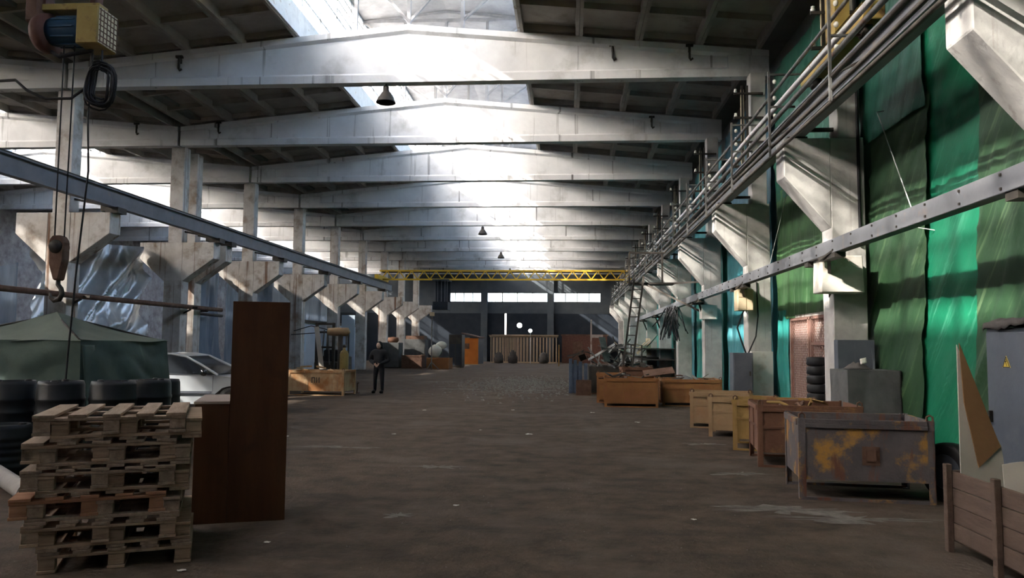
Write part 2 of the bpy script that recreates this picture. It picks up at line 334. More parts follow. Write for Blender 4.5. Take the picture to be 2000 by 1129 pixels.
for k in range(-5, 10):
    y0, y1 = Y0+6*(k-1)+.02, Y0+6*k-.02
    if k == 9: y1 = YF
    for c in (CX, AX):
        for dx in slab_x:
            if 0 <= k <= 3: slab_mb(y0, y1, None, c+dx, c).build('roof_slab', 'slab', ceil)
            else: slab_mb(y0, y1, rest, c+dx, c)
stuff(rest.build('far_roof_slabs', 'slab', ceil))

# ------------------------------------------------------------------ roof lanterns (glazed monitors over both aisles)
ZC, ZE = 9.62, 12.62
tn = 0
def lantern(c, tno, panes):
    x0, x1 = c-LH, c+LH
    m = MB()
    for x in (x0, x1):
        m.box(x-.06, x+.06, YN, YF, ZC, 10.3)
        for z, t in ((10.3, .05), (10.75, .06), (11.5, .06), (11.78, .05), (12.06, .05), (12.34, .05), (12.6, .06)):
            m.box(x-.05, x+.05, YN, YF, z-t/2*1.2, z+t/2*1.2)
        y = Y0-24
        while y < YF:
            m.box(x-.05, x+.05, y-.04, y+.04, 9.9, 12.62); y += 1.5
    fr = struct(m.build('trim_%d' % tno, 'white_steel'))
    r = MB()
    for xa, za, xb, zb in ((x0-.35, 12.62, c, 12.95), (c, 12.95, x1+.35, 12.62)):
        r.add([(xa, YN, za), (xb, YN, zb), (xb, YF, zb), (xa, YF, za), (xa, YN, za+.08), (xb, YN, zb+.08), (xb, YF, zb+.08), (xa, YF, za+.08)],
              [(0, 3, 2, 1), (4, 5, 6, 7), (0, 1, 5, 4), (1, 2, 6, 5), (2, 3, 7, 6), (3, 0, 4, 7)])
    r.build('lantern_roof', 'lantern_roof', fr)
    for y in (YN, YF): B(x0, x1, y-.05, y+.05, 9.0, 13).build('gable_end', 'lantern_roof', fr)
    for k in range(-3, 10):                                  # a steel truss over every roof beam
        y = Y0+6*k; t = MB(); zt = 12.6
        t.bar((x0, y, zt), (x1, y, zt), .1); t.bar((x0, y, zt), (c, y, 12.9), .08); t.bar((c, y, 12.9), (x1, y, zt), .08)
        for dx in (-1.4, 0, 1.4): t.bar((c+dx, y, ztop(c+dx, c)), (c+dx, y, zt), .09)
        for s in (-1, 1):
            t.bar((c, y, 10.0), (c+s*1.4, y, 11.6), .07); t.bar((c+s*1.4, y, 11.6), (c+s*2.85, y, zt), .07); t.bar((c+s*1.4, y, 10.0), (c+s*2.85, y, 11.3), .06)
        t.bar((x0, y, 11.5), (x1, y, 11.5), .08)
        t.build('lantern_truss', 'lantern_steel', fr)
    pt = MB(); pc = MB(); pm = MB()
    for k in range(-4, 11):
        for q in range(4):
            ya = Y0+6*(k-1)+1.5*q+.04; yb = ya+1.42
            if ya < YN or yb > YF: continue
            for x in (x0, x1):
                for za, zb, mm in ((10.33, 10.71, 'pane_clear'), (10.79, 11.46, 'pane_mid'), (11.54, 12.57, 'pane_clear')):
                    if panes and 0 <= k <= 2: B(x-.006, x+.006, ya, yb, za, zb).build('pane', mm, fr)
                    else: (pc if mm == 'pane_clear' else pm).box(x-.006, x+.006, ya, yb, za, zb)
    stuff(pc.build('far_clear_panes', 'pane_clear', fr)); stuff(pm.build('far_whitewashed_panes', 'pane_mid', fr))
    return fr
lantern(CX, 1, True); lantern(AX, 2, False)
# conduit across the lantern and long sagging wires
cd = MB(); cd.tube([(CX-2.8, 17.2, 9.85), (CX+2.8, 17.2, 9.85)], .035); cd.tube([(CX-2.8, 17.5, 9.95), (CX+2.8, 17.5, 9.95)], .02)
tag(cd.build('cable_conduit', 'dark_steel'), 'twin grey conduit crossing the roof opening above the nearest beam', 'conduit')

# ------------------------------------------------------------------ concrete roof beams
def beam_mb(c):
    m = MB(); st = [-9.1, -6, -3, 0, 3, 6, 9.1]
    def prof(x):
        zt = ztop(c+x, c); zb = SOF
        return [(-.15, zb), (.15, zb), (.15, zb+.2), (.07, zb+.27), (.07, zt-.22), (.16, zt-.15), (.16, zt), (-.16, zt), (-.16, zt-.15), (-.07, zt-.22), (-.07, zb+.27), (-.15, zb+.2)]
    rings = [[(c+x, y, z) for y, z in prof(x)] for x in st]; n = 12
    m.add([p for r in rings for p in r], [(i*n+k, i*n+(k+1) % n, (i+1)*n+(k+1) % n, (i+1)*n+k) for i in range(len(st)-1) for k in range(n)])
    m.add(rings[0], [tuple(range(n))]); m.add(rings[-1], [tuple(range(n-1, -1, -1))])
    for s in (-1, 1):                                       # solid end blocks of the web
        a, b = sorted((c+s*9.1, c+s*8.1)); zt = ztop(c+s*9.1, c); m.box(a, b, -.14, .14, SOF+.1, zt-.1)
    return m
for ci, c in enumerate((CX, AX)):
    first = None
    for k in range(0, 10):
        lab = '%s white concrete roof beam from the camera across the %s' % (ORD[k], 'main hall' if ci == 0 else 'left aisle')
        if first is None:
            first = beam_mb(c).build('roof_beam', 'beam'); first.location = (0, Y0, 0); tag(first, lab, 'beam', 'roof beams of the '+('main hall' if ci == 0 else 'left aisle'))
        else:
            o = first.copy(); COL.objects.link(o); o.location = (0, Y0+6*k, 0); o['label'] = lab

# ------------------------------------------------------------------ columns
def left_col():
    t = thing('concrete_column', '', 'column', (-13.4, Y0, 0), 0, 'columns of the left row')
    MB().box(-.31, .31, 0, .5, 0, 5.05).build('shaft', 'column', t, .012)
    MB().box(-.24, .24, .05, .45, 5.05, SOF).build('upper_shaft', 'column', t, .012)
    MB().prism([(-.31, 3.72), (-1.2, 4.5), (-1.2, 5.05), (-.31, 5.05)], .001, .499).build('corbel', 'column', t, .012)
    MB().prism([(.31, 3.72), (.31, 5.05), (1.4, 5.05), (1.4, 4.5)], .001, .499).build('corbel', 'column', t, .012)
    return t
lc0 = left_col(); lc0['label'] = 'first whitewashed column with twin corbels in the left row, behind the crane hook'
for k in range(1, 9): dup(lc0, (-13.4, Y0+6*k, 0), 0, '%s whitewashed column with twin corbels in the left row' % ORD[k])
dup(lc0, (-13.4, Y0+6.95, 0), 0, 'twin column standing close behind the second left column')
RY = Y0-.48
def right_col():
    t = thing('concrete_column', '', 'column', (4.28, RY, 0), 0, 'columns of the right row')
    MB().box(0, .54, 0, .5, 0, 5.1).build('shaft', 'column_r', t, .012)
    MB().box(.14, .5, .05, .45, 5.1, SOF).build('upper_shaft', 'column_r', t, .012)
    MB().prism([(0, 3.6), (-.74, 4.47), (-.74, 5.1), (0, 5.1)], .001, .499).build('corbel', 'column_r', t, .012)
    return t
rc0 = right_col(); rc0.location.y = RY-12; rc0['label'] = 'nearest right concrete column with corbel filling the upper right corner'
for k in range(-1, 9): dup(rc0, (4.28, RY+6*k, 0), 0, '%s concrete column with one corbel in the right row' % ORD[k+2])

# ------------------------------------------------------------------ crane runways and rails
def ibeam(x, y0, y1, z0, z1, wd, name, m, parent):
    mb = MB(); mb.box(x-wd/2, x+wd/2, y0, y1, z0, z0+.03); mb.box(x-wd/2, x+wd/2, y0, y1, z1-.03, z1); mb.box(x-.02, x+.02, y0, y1, z0+.03, z1-.03)
    return mb.build(name, m, parent)
t = thing('crane_runway', 'grey steel crane runway girder running along the left columns', 'girder')
ibeam(-12.0, YN+.5, 52, 5.2, 5.66, .2, 'girder', 'rail_blue', t)
B(-12.035, -11.965, YN+.5, 52, 5.66, 5.72).build('crane_rail', 'dark_steel', t)
for k in list(range(0, 6)):
    y = Y0+6*k
    for dy in ([0, .95] if k == 1 else [0]):
        m = MB(); m.box(-12.18, -11.82, y+dy+.05, y+dy+.45, 5.05, 5.2); m.box(-12.34, -12.2, y+dy+.1, y+dy+.4, 5.1, 5.3)
        m.bar((-12.1, y+dy+.25, 5.25), (-13.17, y+dy+.25, 5.45), .06)
        m.build('bearing_bracket', 'dark_steel', t)
t = thing('crane_runway', 'steel crane runway girder on the right corbels below the conductor rails', 'girder')
ibeam(3.78, YN+.5, 66, 5.14, 5.52, .24, 'girder', 'rail_blue', t)
B(3.75, 3.81, YN+.5, 66, 5.52, 5.6).build('crane_rail', 'scrap', t)
for k in range(-2, 8):
    m = MB(); y = RY+6*k; m.box(3.62, 3.94, y+.06, y+.44, 5.1, 5.14); m.bar((3.9, y+.25, 5.3), (4.45, y+.25, 5.3), .06); m.build('bearing_bracket', 'dark_steel', t)
t = thing('conductor_rails', 'bundle of pale conductor rails on insulated brackets above the right runway', 'rails')
for i, (x, z, r, mm) in enumerate(((3.52, 5.72, .045, 'white_steel'), (3.42, 5.42, .04, 'scrap'), (3.5, 6.02, .03, 'scrap'), (3.36, 5.12, .035, 'dark_steel'), (3.9, 6.16, .03, 'white_steel'), (3.36, 4.97, .03, 'dark_steel'), (3.4, 4.84, .03, 'dark_steel'))):
    MB().tube([(x, YN+.5+j*5.9, z+.03*math.sin(j*2.1+i)) for j in range(13)], r, 6).build('conductor', mm, t)
y = -2.0; j = 0
while y < 62:
    m = MB(); m.bar((3.33, y, 4.8), (3.33, y, 6.25), .035); m.bar((3.33, y, 5.65), (3.75, y, 5.65), .03); m.bar((3.33, y, 6.2), (3.95, y, 6.2), .03); m.bar((3.33, y, 5.12), (3.7, y, 5.3), .03)
    m.build('rail_bracket', 'scrap', t)
    for z in (5.5, 5.8, 6.08): MB().lathe([(.0, z-.04), (.025, z-.03), (.035, z), (.025, z+.03), (0, z+.04)], 8, (3.42, y, 0)).build('insulator', 'porcelain', t)
    y += 3.0; j += 1
# vertical insulator ladders on the upper shafts
first = None
for k in range(-1, 7):
    t = thing('insulator_frame', 'insulator bracket frame bolted to the upper shaft of the %s right column' % ORD[k+2], 'bracket', (4.3, RY+6*k, 0), 0, 'insulator frames on the right columns')
    m = MB()
    for x in (-.1, .02): m.bar((x, -.02, 5.6), (x, -.02, 8.0), .05)
    for z in (6.0, 6.6, 7.2, 7.8): m.bar((-.3, -.03, z), (.4, -.03, z), .05)
    m.build('angle_frame', 'dark_steel', t)
    for z in (6.0, 6.6, 7.2, 7.8): MB().lathe([(0, z+.02), (.035, z+.03), (.042, z+.06), (.025, z+.09), (.035, z+.11), (0, z+.13)], 8, (-.26, -.03, 0)).build('insulator', 'porcelain', t)
    B(-.14, -.06, -.04, -.015, 5.7, 7.9).build('backing_strip', 'cream', t)
# lower service rail on the right
t = thing('service_rail', 'grey box-section rail running low along the right columns', 'rail')
B(3.9, 4.06, YN+.5, 46, 3.06, 3.27).build('rail', 'rail_blue', t, .006)
m = MB(); y = 5.0
while y < 24:
    for z in (3.1, 3.23): m.box(3.885, 3.9, y-.012, y+.012, z-.012, z+.012)
    y += .75
stuff(m.build('bolts', 'dark_steel', t))
for k in range(-2, 5):
    y = RY+6*k; m = MB(); m.box(3.92, 4.31, y+.1, y+.3, 2.98, 3.06); m.bar((4.3, y+.2, 2.5), (3.98, y-.75, 3.02), .05); m.box(3.9, 4.06, y-1.25, y-.5, 2.99, 3.06)
    m.bar((3.93, y-1.3, 3.12), (3.86, y-.7, 3.0), .03); m.build('support_bracket', 'dark_steel', t)
# boxes under the rail
tag(MB().prism([(3.96, 2.52), (4.62, 2.52), (4.6, 3.1), (3.98, 3.1)], 12.5, 12.93).build('junction_box', 'box_white', None, .012), 'big whitewashed box fixed under the rail on the second right column', 'box')
t = thing('junction_box', 'tan panelled box fixed under the rail on the third right column', 'box', (3.95, 18.5, 2.5))
B(0, .36, 0, .42, 0, .5).build('body', 'box_tan', t, .01)
for z0, z1 in ((.02, .3), (.32, .48)):
    for x0, x1 in ((.02, .19), (.21, .34)): B(x0, x1, -.012, 0, z0, z1).build('panel', 'box_tan', t)
tag(B(4.12, 4.6, 24.47, 24.93, 2.5, 2.95).build('junction_box', 'box_white', None, .012), 'small white box fixed under the rail on the fourth right column', 'box')
# left low pipe
t = thing('steam_pipe', 'rusty horizontal pipe running past the left columns', 'pipe')
MB().tube([(-12.85, YN+1+6*j, 2.87+.02*math.sin(j)) for j in range(7)], .075, 10).build('pipe', 'rust', t)
for k in range(0, 2):
    m = MB(); y = Y0+6*k+.25; m.bar((-12.85, y, 2.78), (-13.2, y, 2.6), .05); m.bar((-12.6, y, 2.84), (-13.5, y, 2.84), .06); m.build('hanger', 'dark_steel', t)
tag(MB().tube([(-14.2, 31, 2.75), (-14.2, 27.2, 2.78), (-12.9, 27.0, 2.8)], .06, 8).build('branch_pipe', 'dark_steel'), 'dark branch pipe crossing the slate tarp behind the second left column', 'pipe')

# ------------------------------------------------------------------ tarpaulins
def tarp(name, label, m, x, ya, yb, z0, z1, seed, tilt=.8, amp=.06, sag=0, group=None, freq=3.2, nu=46, nv=64, nx=-1, skew=0, topw=None, flare=0, fold=.55, fexp=3):
    """hanging sheet on plane X = x between Y = ya..yb; creases lean by tilt metres of Y per metre of fall"""
    def fn(u, v):
        z = z0+(z1-z0)*v
        if topw: z = z0+(topw(u)-z0)*v
        yy = ya+(yb-ya)*u+skew*(1-v)
        p = yy+tilt*(z)
        d = amp*fold*(1-abs(math.sin(p*freq+2.2*vnoise(seed+yy*.7, z*.5+seed))))**fexp+amp*.5*(1-abs(math.sin(p*freq*2.3+3*vnoise(seed+yy*.5, z*.4))))**5
        d += amp*1.1*vnoise(seed*3+p*.7, z*.35)+amp*.7*vnoise(seed+p*4.1, z*.9)+amp*.35*vnoise(seed+p*9+z, yy*6)
        d += flare*(1-v)
        return (x+nx*d, yy+.03*vnoise(z*1.3, seed+u*4), z-sag*math.sin(math.pi*u)*v)
    o = MB().grid(fn, nu, nv).build(name, m, None, fix=False)
    return tag(o, label, 'tarpaulin', group)
TX = 4.99
# nearest bay (between the first and second right columns)
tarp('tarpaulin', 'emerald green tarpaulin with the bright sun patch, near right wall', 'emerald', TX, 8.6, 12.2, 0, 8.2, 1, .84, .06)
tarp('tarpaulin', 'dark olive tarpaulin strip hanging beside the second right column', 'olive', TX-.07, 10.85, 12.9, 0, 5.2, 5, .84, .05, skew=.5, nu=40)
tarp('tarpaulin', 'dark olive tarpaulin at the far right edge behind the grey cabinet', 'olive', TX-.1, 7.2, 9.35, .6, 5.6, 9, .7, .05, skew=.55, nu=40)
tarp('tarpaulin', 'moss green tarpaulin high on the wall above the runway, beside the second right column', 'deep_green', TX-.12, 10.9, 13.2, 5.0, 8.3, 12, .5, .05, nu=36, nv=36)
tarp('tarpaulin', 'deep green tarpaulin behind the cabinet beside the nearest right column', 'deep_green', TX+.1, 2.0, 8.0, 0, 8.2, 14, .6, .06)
# second bay
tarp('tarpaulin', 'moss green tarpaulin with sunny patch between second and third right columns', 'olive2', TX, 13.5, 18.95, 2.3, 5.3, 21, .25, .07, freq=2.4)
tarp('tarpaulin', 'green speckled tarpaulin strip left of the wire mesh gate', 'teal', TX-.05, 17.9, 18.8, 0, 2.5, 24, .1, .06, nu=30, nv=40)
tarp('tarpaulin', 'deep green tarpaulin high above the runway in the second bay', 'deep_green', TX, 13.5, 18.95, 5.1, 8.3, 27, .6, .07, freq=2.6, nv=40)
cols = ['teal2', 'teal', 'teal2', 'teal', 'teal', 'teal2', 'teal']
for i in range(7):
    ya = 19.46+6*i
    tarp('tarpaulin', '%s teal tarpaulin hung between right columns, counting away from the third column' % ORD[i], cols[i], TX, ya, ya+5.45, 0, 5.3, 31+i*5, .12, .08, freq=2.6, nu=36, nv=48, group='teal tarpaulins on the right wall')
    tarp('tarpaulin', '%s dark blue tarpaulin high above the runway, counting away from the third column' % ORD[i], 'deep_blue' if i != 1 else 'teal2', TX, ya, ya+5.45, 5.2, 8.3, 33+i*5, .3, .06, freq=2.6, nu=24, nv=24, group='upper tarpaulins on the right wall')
# left side
tarp('tarpaulin', 'silver tarpaulin with long diagonal folds between the first two left columns', 'tarp_grey', -14.5, 19.95, 25.3, 0, 4.8, 61, -1.0, .2, freq=1.9, nx=1, topw=lambda u: 4.15+.7*min(1, u*1.8)-.12*math.sin(math.pi*u), nu=120, nv=60, fold=2.0, fexp=1.3)
tarp('tarpaulin', 'blue grey tarpaulin left of the first left column', 'tarp_slate', -14.5, 13.4, 19.3, 0, 3.75, 66, -.1, .1, freq=1.6, nx=1, topw=lambda u: 3.55+.25*abs(math.sin(u*7)), nu=80, nv=40, fold=1.1, fexp=1.5)
tarp('tarpaulin', 'slate blue tarpaulin between second and third left columns', 'tarp_slate', -14.5, 26.95, 31.3, 0, 4.9, 71, -.12, .16, freq=1.7, nx=1, topw=lambda u: 5.0-.5*u, nu=80, nv=44, fold=1.2, fexp=1.5)
tarp('tarpaulin', 'slate blue tarpaulin between third and fourth left columns', 'tarp_slate', -14.5, 31.95, 37.3, 0, 4.7, 76, .1, .14, freq=1.7, nx=1, nu=70, nv=40, fold=1.1, fexp=1.5)
tarp('tarpaulin', 'dull slate sheet between fourth and fifth left columns above the pale cabin', 'tarp_slate', -14.9, 37.9, 49.3, 2.89, 4.6, 81, .1, .08, freq=1.7, nx=1, nu=40, nv=20)

# ================================================================== OBJECTS
# ------------------------------------------------------------------ pallet stack
def pallet(inv, variant):
    """1.02 x 1.10 m pallet, deck boards run in depth; local origin = front left bottom corner"""
    W, D = 1.02, 1.10; m1 = ('pallet', 'pallet2', 'pallet3')[variant]
    t = thing('wooden_pallet', '', 'pallet', (0, 0, 0), 0, 'pallets of the nested stack')
    def zz(a, b): return (.144-b, .144-a) if inv else (a, b)
    rr = random.Random(variant*7+inv)
    for i, (x, w_) in enumerate(((0, .14), (.225, .12), (.45, .12), (.675, .12), (.88, .14))):
        a, b = zz(.122, .144); MB().box(x, x+w_, rr.uniform(-.008, .004), D+rr.uniform(-.01, .01), a, b).build('deck_board', 'pallet2' if variant != 2 else m1, t, .003)
    for y in (0, .5, .99):
        a, b = zz(.1, .122); MB().box(0, W, y+.004, y+.1, a, b-.0005).build('cross_board', m1, t, .003)
    for x in (0.005, .455, .905):
        for y in (.01, .5, .99):
            a, b = zz(.022, .1); MB().box(x, x+.11, y, y+.1, a+.0005, b-.0005).build('block', m1, t, .004)
        a, b = zz(0, .022); MB().box(x-.005, x+.115, 0, D, a, b).build('runner', m1, t, .003)
    return t
PA = rad(25.5); PO = Vector((-3.80, 5.39, 0))
prot = {}
def put_pallet(inv, var, z, dx, dy, label, rot=0):
    k = (inv, var)
    loc = PO+Vector((math.cos(PA)*dx-math.sin(PA)*dy, math.sin(PA)*dx+math.cos(PA)*dy, z))
    if k not in prot: prot[k] = pallet(inv, var); o = prot[k]; o.location = loc; o.rotation_euler = (0, 0, PA+rot); o['label'] = label
    else: o = dup(prot[k], loc, PA+rot, label)
    o.scale = (1, 1, 1.035)
    return o
put_pallet(False, 0, 0, .03, 0, 'lowest pallet standing on the floor under the whole stack')
names = ['lowest', 'second lowest', 'middle', 'second highest', 'topmost']
for i in range(5):
    zb = (.144+i*.1885+.002)*1.035
    ux = (.02, -.06, .0, .0, .06)[i]-.1; ix = ux+.1 if i < 4 else ux+.115
    put_pallet(True, (0, 1, 0, 1, 0)[i], zb, ix, .0, 'upturned pallet of the %s nested pair, shifted right' % names[i], rad((.5, -.6, .4, -.3, .5)[i]))
    put_pallet(False, (0, 2, 1, 0, 1)[i], zb+.0461, ux, -.012, 'upright pallet of the %s nested pair%s' % (names[i], ', on top of the stack' if i == 4 else ', shifted left'), rad((-.5, .5, -.3, .3, -.4)[i]))

# ------------------------------------------------------------------ brown stepped cabinet
t = thing('storage_cabinet', 'tall brown hardboard cabinet with a low step, beside the pallet stack', 'cabinet', (-3.43, 7.0, 0), rad(20.3))
MB().box(0.0, .3, .02, 1.0, .02, 1.09).build('low_body', 'hardboard', t, .004)
part(MB().box(-.012, .3, -.005, 1.02, 1.09, 1.115).build('low_top', 'laminate', t, .003), 'pale pinkish laminate top')
MB().box(.302, .82, .02, .55, .02, 2.02).build('tall_body', 'hardboard', t, .004)
MB().box(.0, .3, 0, .02, 0, 1.09).build('low_back_panel', 'hardboard', t, .003)
MB().box(.302, .82, 0, .02, 0, 2.05).build('tall_back_panel', 'hardboard', t, .003)
MB().box(.01, .3, .03, .98, 0, .02).build('plinth', 'dark_steel', t)

# ------------------------------------------------------------------ tent
TX0, TX1, TY0, TY1, TE, TP = -10.7, -7.95, 12.2, 14.95, 1.68, 2.2
t = thing('canvas_tent', 'green canvas tent with a hipped roof behind the black barrels', 'tent', ((TX0+TX1)/2, (TY0+TY1)/2, 0))
HX = (TX1-TX0)/2; HY = (TY1-TY0)/2
def wallfn(side):
    def fn(u, v):
        z = TE*v; fl = .16*(1-v)**1.3
        a = (u*2-1)
        wr = .05*vnoise(u*6+side*9, v*3)+.035*math.sin((u*7+v*4+side)*2+3*vnoise(u*3, v*3+side))*(.4+vnoise(u*2+side, v*2))-.04*math.sin(math.pi*v)
        wr += -.1*abs(vnoise(u*4+v*3+side*5, v*4-u*2))*min(1, 4*v*(1-v)+.2)
        wr *= 1.7*min(1, 8*u, 8*(1-u))
        if side == 0: return (a*(HX+fl), -HY-fl+wr, z)
        if side == 1: return (HX+fl-wr, a*(HY+fl), z)
        if side == 2: return (-a*(HX+fl), HY+fl-wr, z)
        return (-HX-fl+wr, -a*(HY+fl), z)
    return fn
for sd, nm in ((0, 'front_wall'), (1, 'side_wall'), (2, 'rear_wall'), (3, 'side_wall')): MB().grid(wallfn(sd), 48, 32).build(nm, 'tent', t, fix=False)
def rooffn(side):
    def fn(u, v):
        a = u*2-1; e = HX+.03; s_ = 1-v
        z = TE+(TP-TE)*v-.06*math.sin(math.pi*v)+.03*vnoise(u*4+side*3, v*4)*(s_) - .015*math.sin(u*math.pi)*(1-v)
        x, y = a*e*s_, -e*s_
        for _ in range(side): x, y = -y, x
        return (x, y, z)
    return fn
for sd in range(4): MB().grid(rooffn(sd), 24, 14).build('roof_panel', 'tent_roof', t, fix=False)
for sx, sy in ((-1, -1), (1, -1), (1, 1), (-1, 1)):
    MB().tube([(sx*(HX-.05), sy*(HY-.05), 0), (sx*(HX-.05), sy*(HY-.05), TE), (0, 0, TP-.06)], .02, 6).build('pole', 'dark_steel', t)
MB().grid(lambda u, v: ((HX+.05-.02)+.17*(1-v)+.05*v*0, -HY+.0+.35*u, .05+1.55*v), 4, 10).build('flap_edge', 'tent', t, fix=False, solid=.01)

# ------------------------------------------------------------------ black barrels in front of the tent
def barrel(h, r):
    t = thing('plastic_barrel', '', 'barrel', group='black barrels in front of the tent')
    pr = [(r*.9, 0), (r*.97, .03)]
    for i in range(1, 6):
        z = .03+(h-.1)*i/6; pr += [(r, z-.03), (r*1.03, z-.015), (r*1.03, z+.015), (r, z+.03)]
    pr += [(r*.98, h-.05), (r*.93, h), (r*.86, h), (r*.84, h-.025), (0, h-.025)]
    MB().lathe([(0, 0)]+pr, 28).build('body', 'plastic', t)
    for a in (.6, 3.5): MB().lathe([(.045, h-.02), (.045, h+.01), (.03, h+.015), (0, h+.015)], 10, (r*.6*math.cos(a), r*.6*math.sin(a), 0)).build('bung', 'black', t)
    return t
b0 = barrel(1.13, .29)
for i, (x, y, s, l) in enumerate(((-7.42, 9.98, 1, 'big black barrel second from the left, in front of the green tent'), (-6.79, 10.05, 1, 'black barrel behind the left half of the pallet stack'),
        (-6.15, 10.2, 1, 'black barrel in front of the tent corner, beside the hanging cable'), (-6.0, 10.85, .99, 'black barrel standing second from the right in the barrel row'), (-6.2, 11.5, .97, 'rightmost black barrel in front of the tent side wall'),
        (-8.05, 10.1, 1.0, 'leftmost black barrel cut by the left picture edge'))):
    o = b0 if i == 0 else dup(b0)
    o.location = (x, y, 0); o['label'] = l; o.scale = (1, 1, s); o.rotation_euler.z = i*1.3
b1 = barrel(.62, .3); b1.location = (-7.02, 9.35, 0); b1['label'] = 'short black drum on the floor left of the pallet stack'
tag(MB().tube([(-7.3, 9.4, .1), (-5.55, 7.75, .1)], .095, 16).build('cardboard_tube', 'log'), 'pale bare tube lying on the floor left of the pallets', 'tube')
tag(B(-9.3, -8.72, 11.0, 11.06, 0, 1.42).build('metal_sheet', 'cab_grey'), 'grey sheet standing upright at the left picture edge before the tent', 'sheet')

# ------------------------------------------------------------------ car
def make_car():
    t = thing('car', 'white coupe car parked behind the green tent and the brown cabinet', 'car', (-9.3, 18.6, 0), rad(1))
    prof = {  # x along the length (front at +x)
        'body': [(-2.1, .55), (-2.15, .8), (-2.05, .92), (-1.4, .95), (1.0, .9), (1.75, .8), (2.1, .66), (2.16, .5), (2.12, .28), (1.87, .22), (1.77, .45), (1.6, .6), (1.4, .65), (1.2, .6), (1.03, .45), (.95, .22), (-.85, .22), (-.93, .45), (-1.1, .6), (-1.3, .65), (-1.5, .6), (-1.67, .45), (-1.77, .22), (-2.05, .27)]}
    bp = prof['body']
    m = MB(); hw = .84; n = len(bp)
    lay = [(-hw+.06, .96), (-hw, 1.0), (hw, 1.0), (hw-.06, .96)]
    lay = [(-hw+.05, .985), (-hw, 1), (hw, 1), (hw-.05, .985)]
    rings = []
    for y, s in lay: rings.append([(x*s, y, .55+(z-.55)*s) for x, z in bp])
    m.add([p for r in rings for p in r], [(i*n+k, i*n+(k+1) % n, (i+1)*n+(k+1) % n, (i+1)*n+k) for i in range(3) for k in range(n)], False)
    m.add(rings[0], [tuple(range(n))]); m.add(rings[-1], [tuple(range(n))])
    m.build('body', 'car', t, .02)
    # cabin: side outline narrowed towards the roof
    def cab(zs, inset):
        return [(x, z) for x, z in zs]
    base = [(-1.75, .94), (1.05, .91)]; top = [(-1.0, 1.33), (-.6, 1.385), (-.15, 1.39), (.2, 1.33)]
    m = MB()
    def sect(pts, y): return [(x, y(z), z) for x, z in pts]
    outl = [(-1.75, .94), (-1.0, 1.33), (-.6, 1.385), (-.15, 1.39), (.2, 1.33), (1.05, .91)]
    yl = lambda z: -(hw-.04)+(z-.9)*.38; yr = lambda z: (hw-.04)-(z-.9)*.38
    a = sect(outl, yl); b = sect(outl, yr); k = len(a)
    roof = MB(); roof.add(a[1:5]+b[1:5], [(0, 1, 5, 4), (1, 2, 6, 5), (2, 3, 7, 6)]); roof.build('roof_panel', 'car', t, 0, solid=.03)
    # pillars
    for y in (yl, yr):
        pm = MB()
        def q(x, z): return (x, y(z), z)
        pm.tube([q(1.08, .9), q(.62, 1.14), q(.22, 1.325), q(-.15, 1.385), q(-.6, 1.38), q(-1.0, 1.325), q(-1.78, .93)], .028, 6)
        pm.tube([q(-.75, .92), q(-.7, 1.37)], .022, 6)
        pm.build('window_pillars', 'car', t)
        g = MB(); s = 1 if y is yr else -1
        g.add([q(.98, .93), q(.58, 1.14), q(.18, 1.31), q(-.15, 1.36), q(-.7, 1.36), q(-.74, .93)], [tuple(range(6))]); g.build('side_window', 'car_dark', t, 0, solid=.008)
        g = MB(); g.add([q(-.78, .93), q(-.74, 1.36), q(-1.0, 1.31), q(-1.7, .95)], [(0, 1, 2, 3)]); g.build('rear_side_window', 'car_dark', t, 0, solid=.008)
        g = MB(); g.box(-.86, -.855, s*hw-.004, s*hw+.004, .3, .9); g.box(.98, .985, s*hw-.004, s*hw+.004, .48, .88); g.build('door_gap', 'ink', t)
        B(-.84, .96, s*hw-.006 if s > 0 else -hw-.016, s*hw+.016 if s > 0 else -hw+.006, .47, .52).build('side_moulding', 'cab_grey', t)
        B(-.78, -.58, s*(hw+.012)-.015, s*(hw+.012)+.015, .74, .78).build('door_handle', 'black', t, .008)
        MB().lathe([(0, -.05), (.07, -.045), (.09, 0), (.06, .05), (0, .06)], 10, (.8, s*(hw+.1), .96), 'y').build('side_mirror', 'car_dark', t)
        for wx in (1.4, -1.3):
            w_ = MB().lathe([(.2, -.1), (.29, -.1), (.31, -.07), (.31, .07), (.29, .1), (.2, .1)], 24, (wx, s*(hw-.12), .31), 'y').build('wheel', 'black', t)
            MB().lathe([(0, .03), (.1, .05), (.19, .08), (.2, .1), (.21, .06)] if s > 0 else [(0, -.03), (.1, -.05), (.19, -.08), (.2, -.1), (.21, -.06)], 18, (wx, s*(hw-.12), .31), 'y').build('rim', 'chrome', w_)
    g = MB(); g.add([(1.05, yl(.92)+.05, .92), (1.05, yr(.92)-.05, .92), (.22, yr(1.32)-.04, 1.325), (.22, yl(1.32)+.04, 1.325)], [(0, 1, 2, 3)]); g.build('windscreen', 'car_dark', t, 0, solid=.008)
    g = MB(); g.add([(-1.74, yl(.95)+.05, .95), (-1.74, yr(.95)-.05, .95), (-1.0, yr(1.32)-.04, 1.325), (-1.0, yl(1.32)+.04, 1.325)], [(0, 1, 2, 3)]); g.build('rear_window', 'car_dark', t, 0, solid=.008)
    for s in (-1, 1):
        B(2.02, 2.13, s*.62-.16, s*.62+.16, .58, .7).build('headlight', 'chrome', t, .02)
        B(-2.16, -2.06, s*.66-.14, s*.66+.14, .68, .82).build('tail_light', 'lamp_red', t, .02)
    MB().tube([(-.85, .0, 1.38), (-1.15, .0, 1.5)], .006, 5).build('aerial', 'black', t)
    return t
make_car()

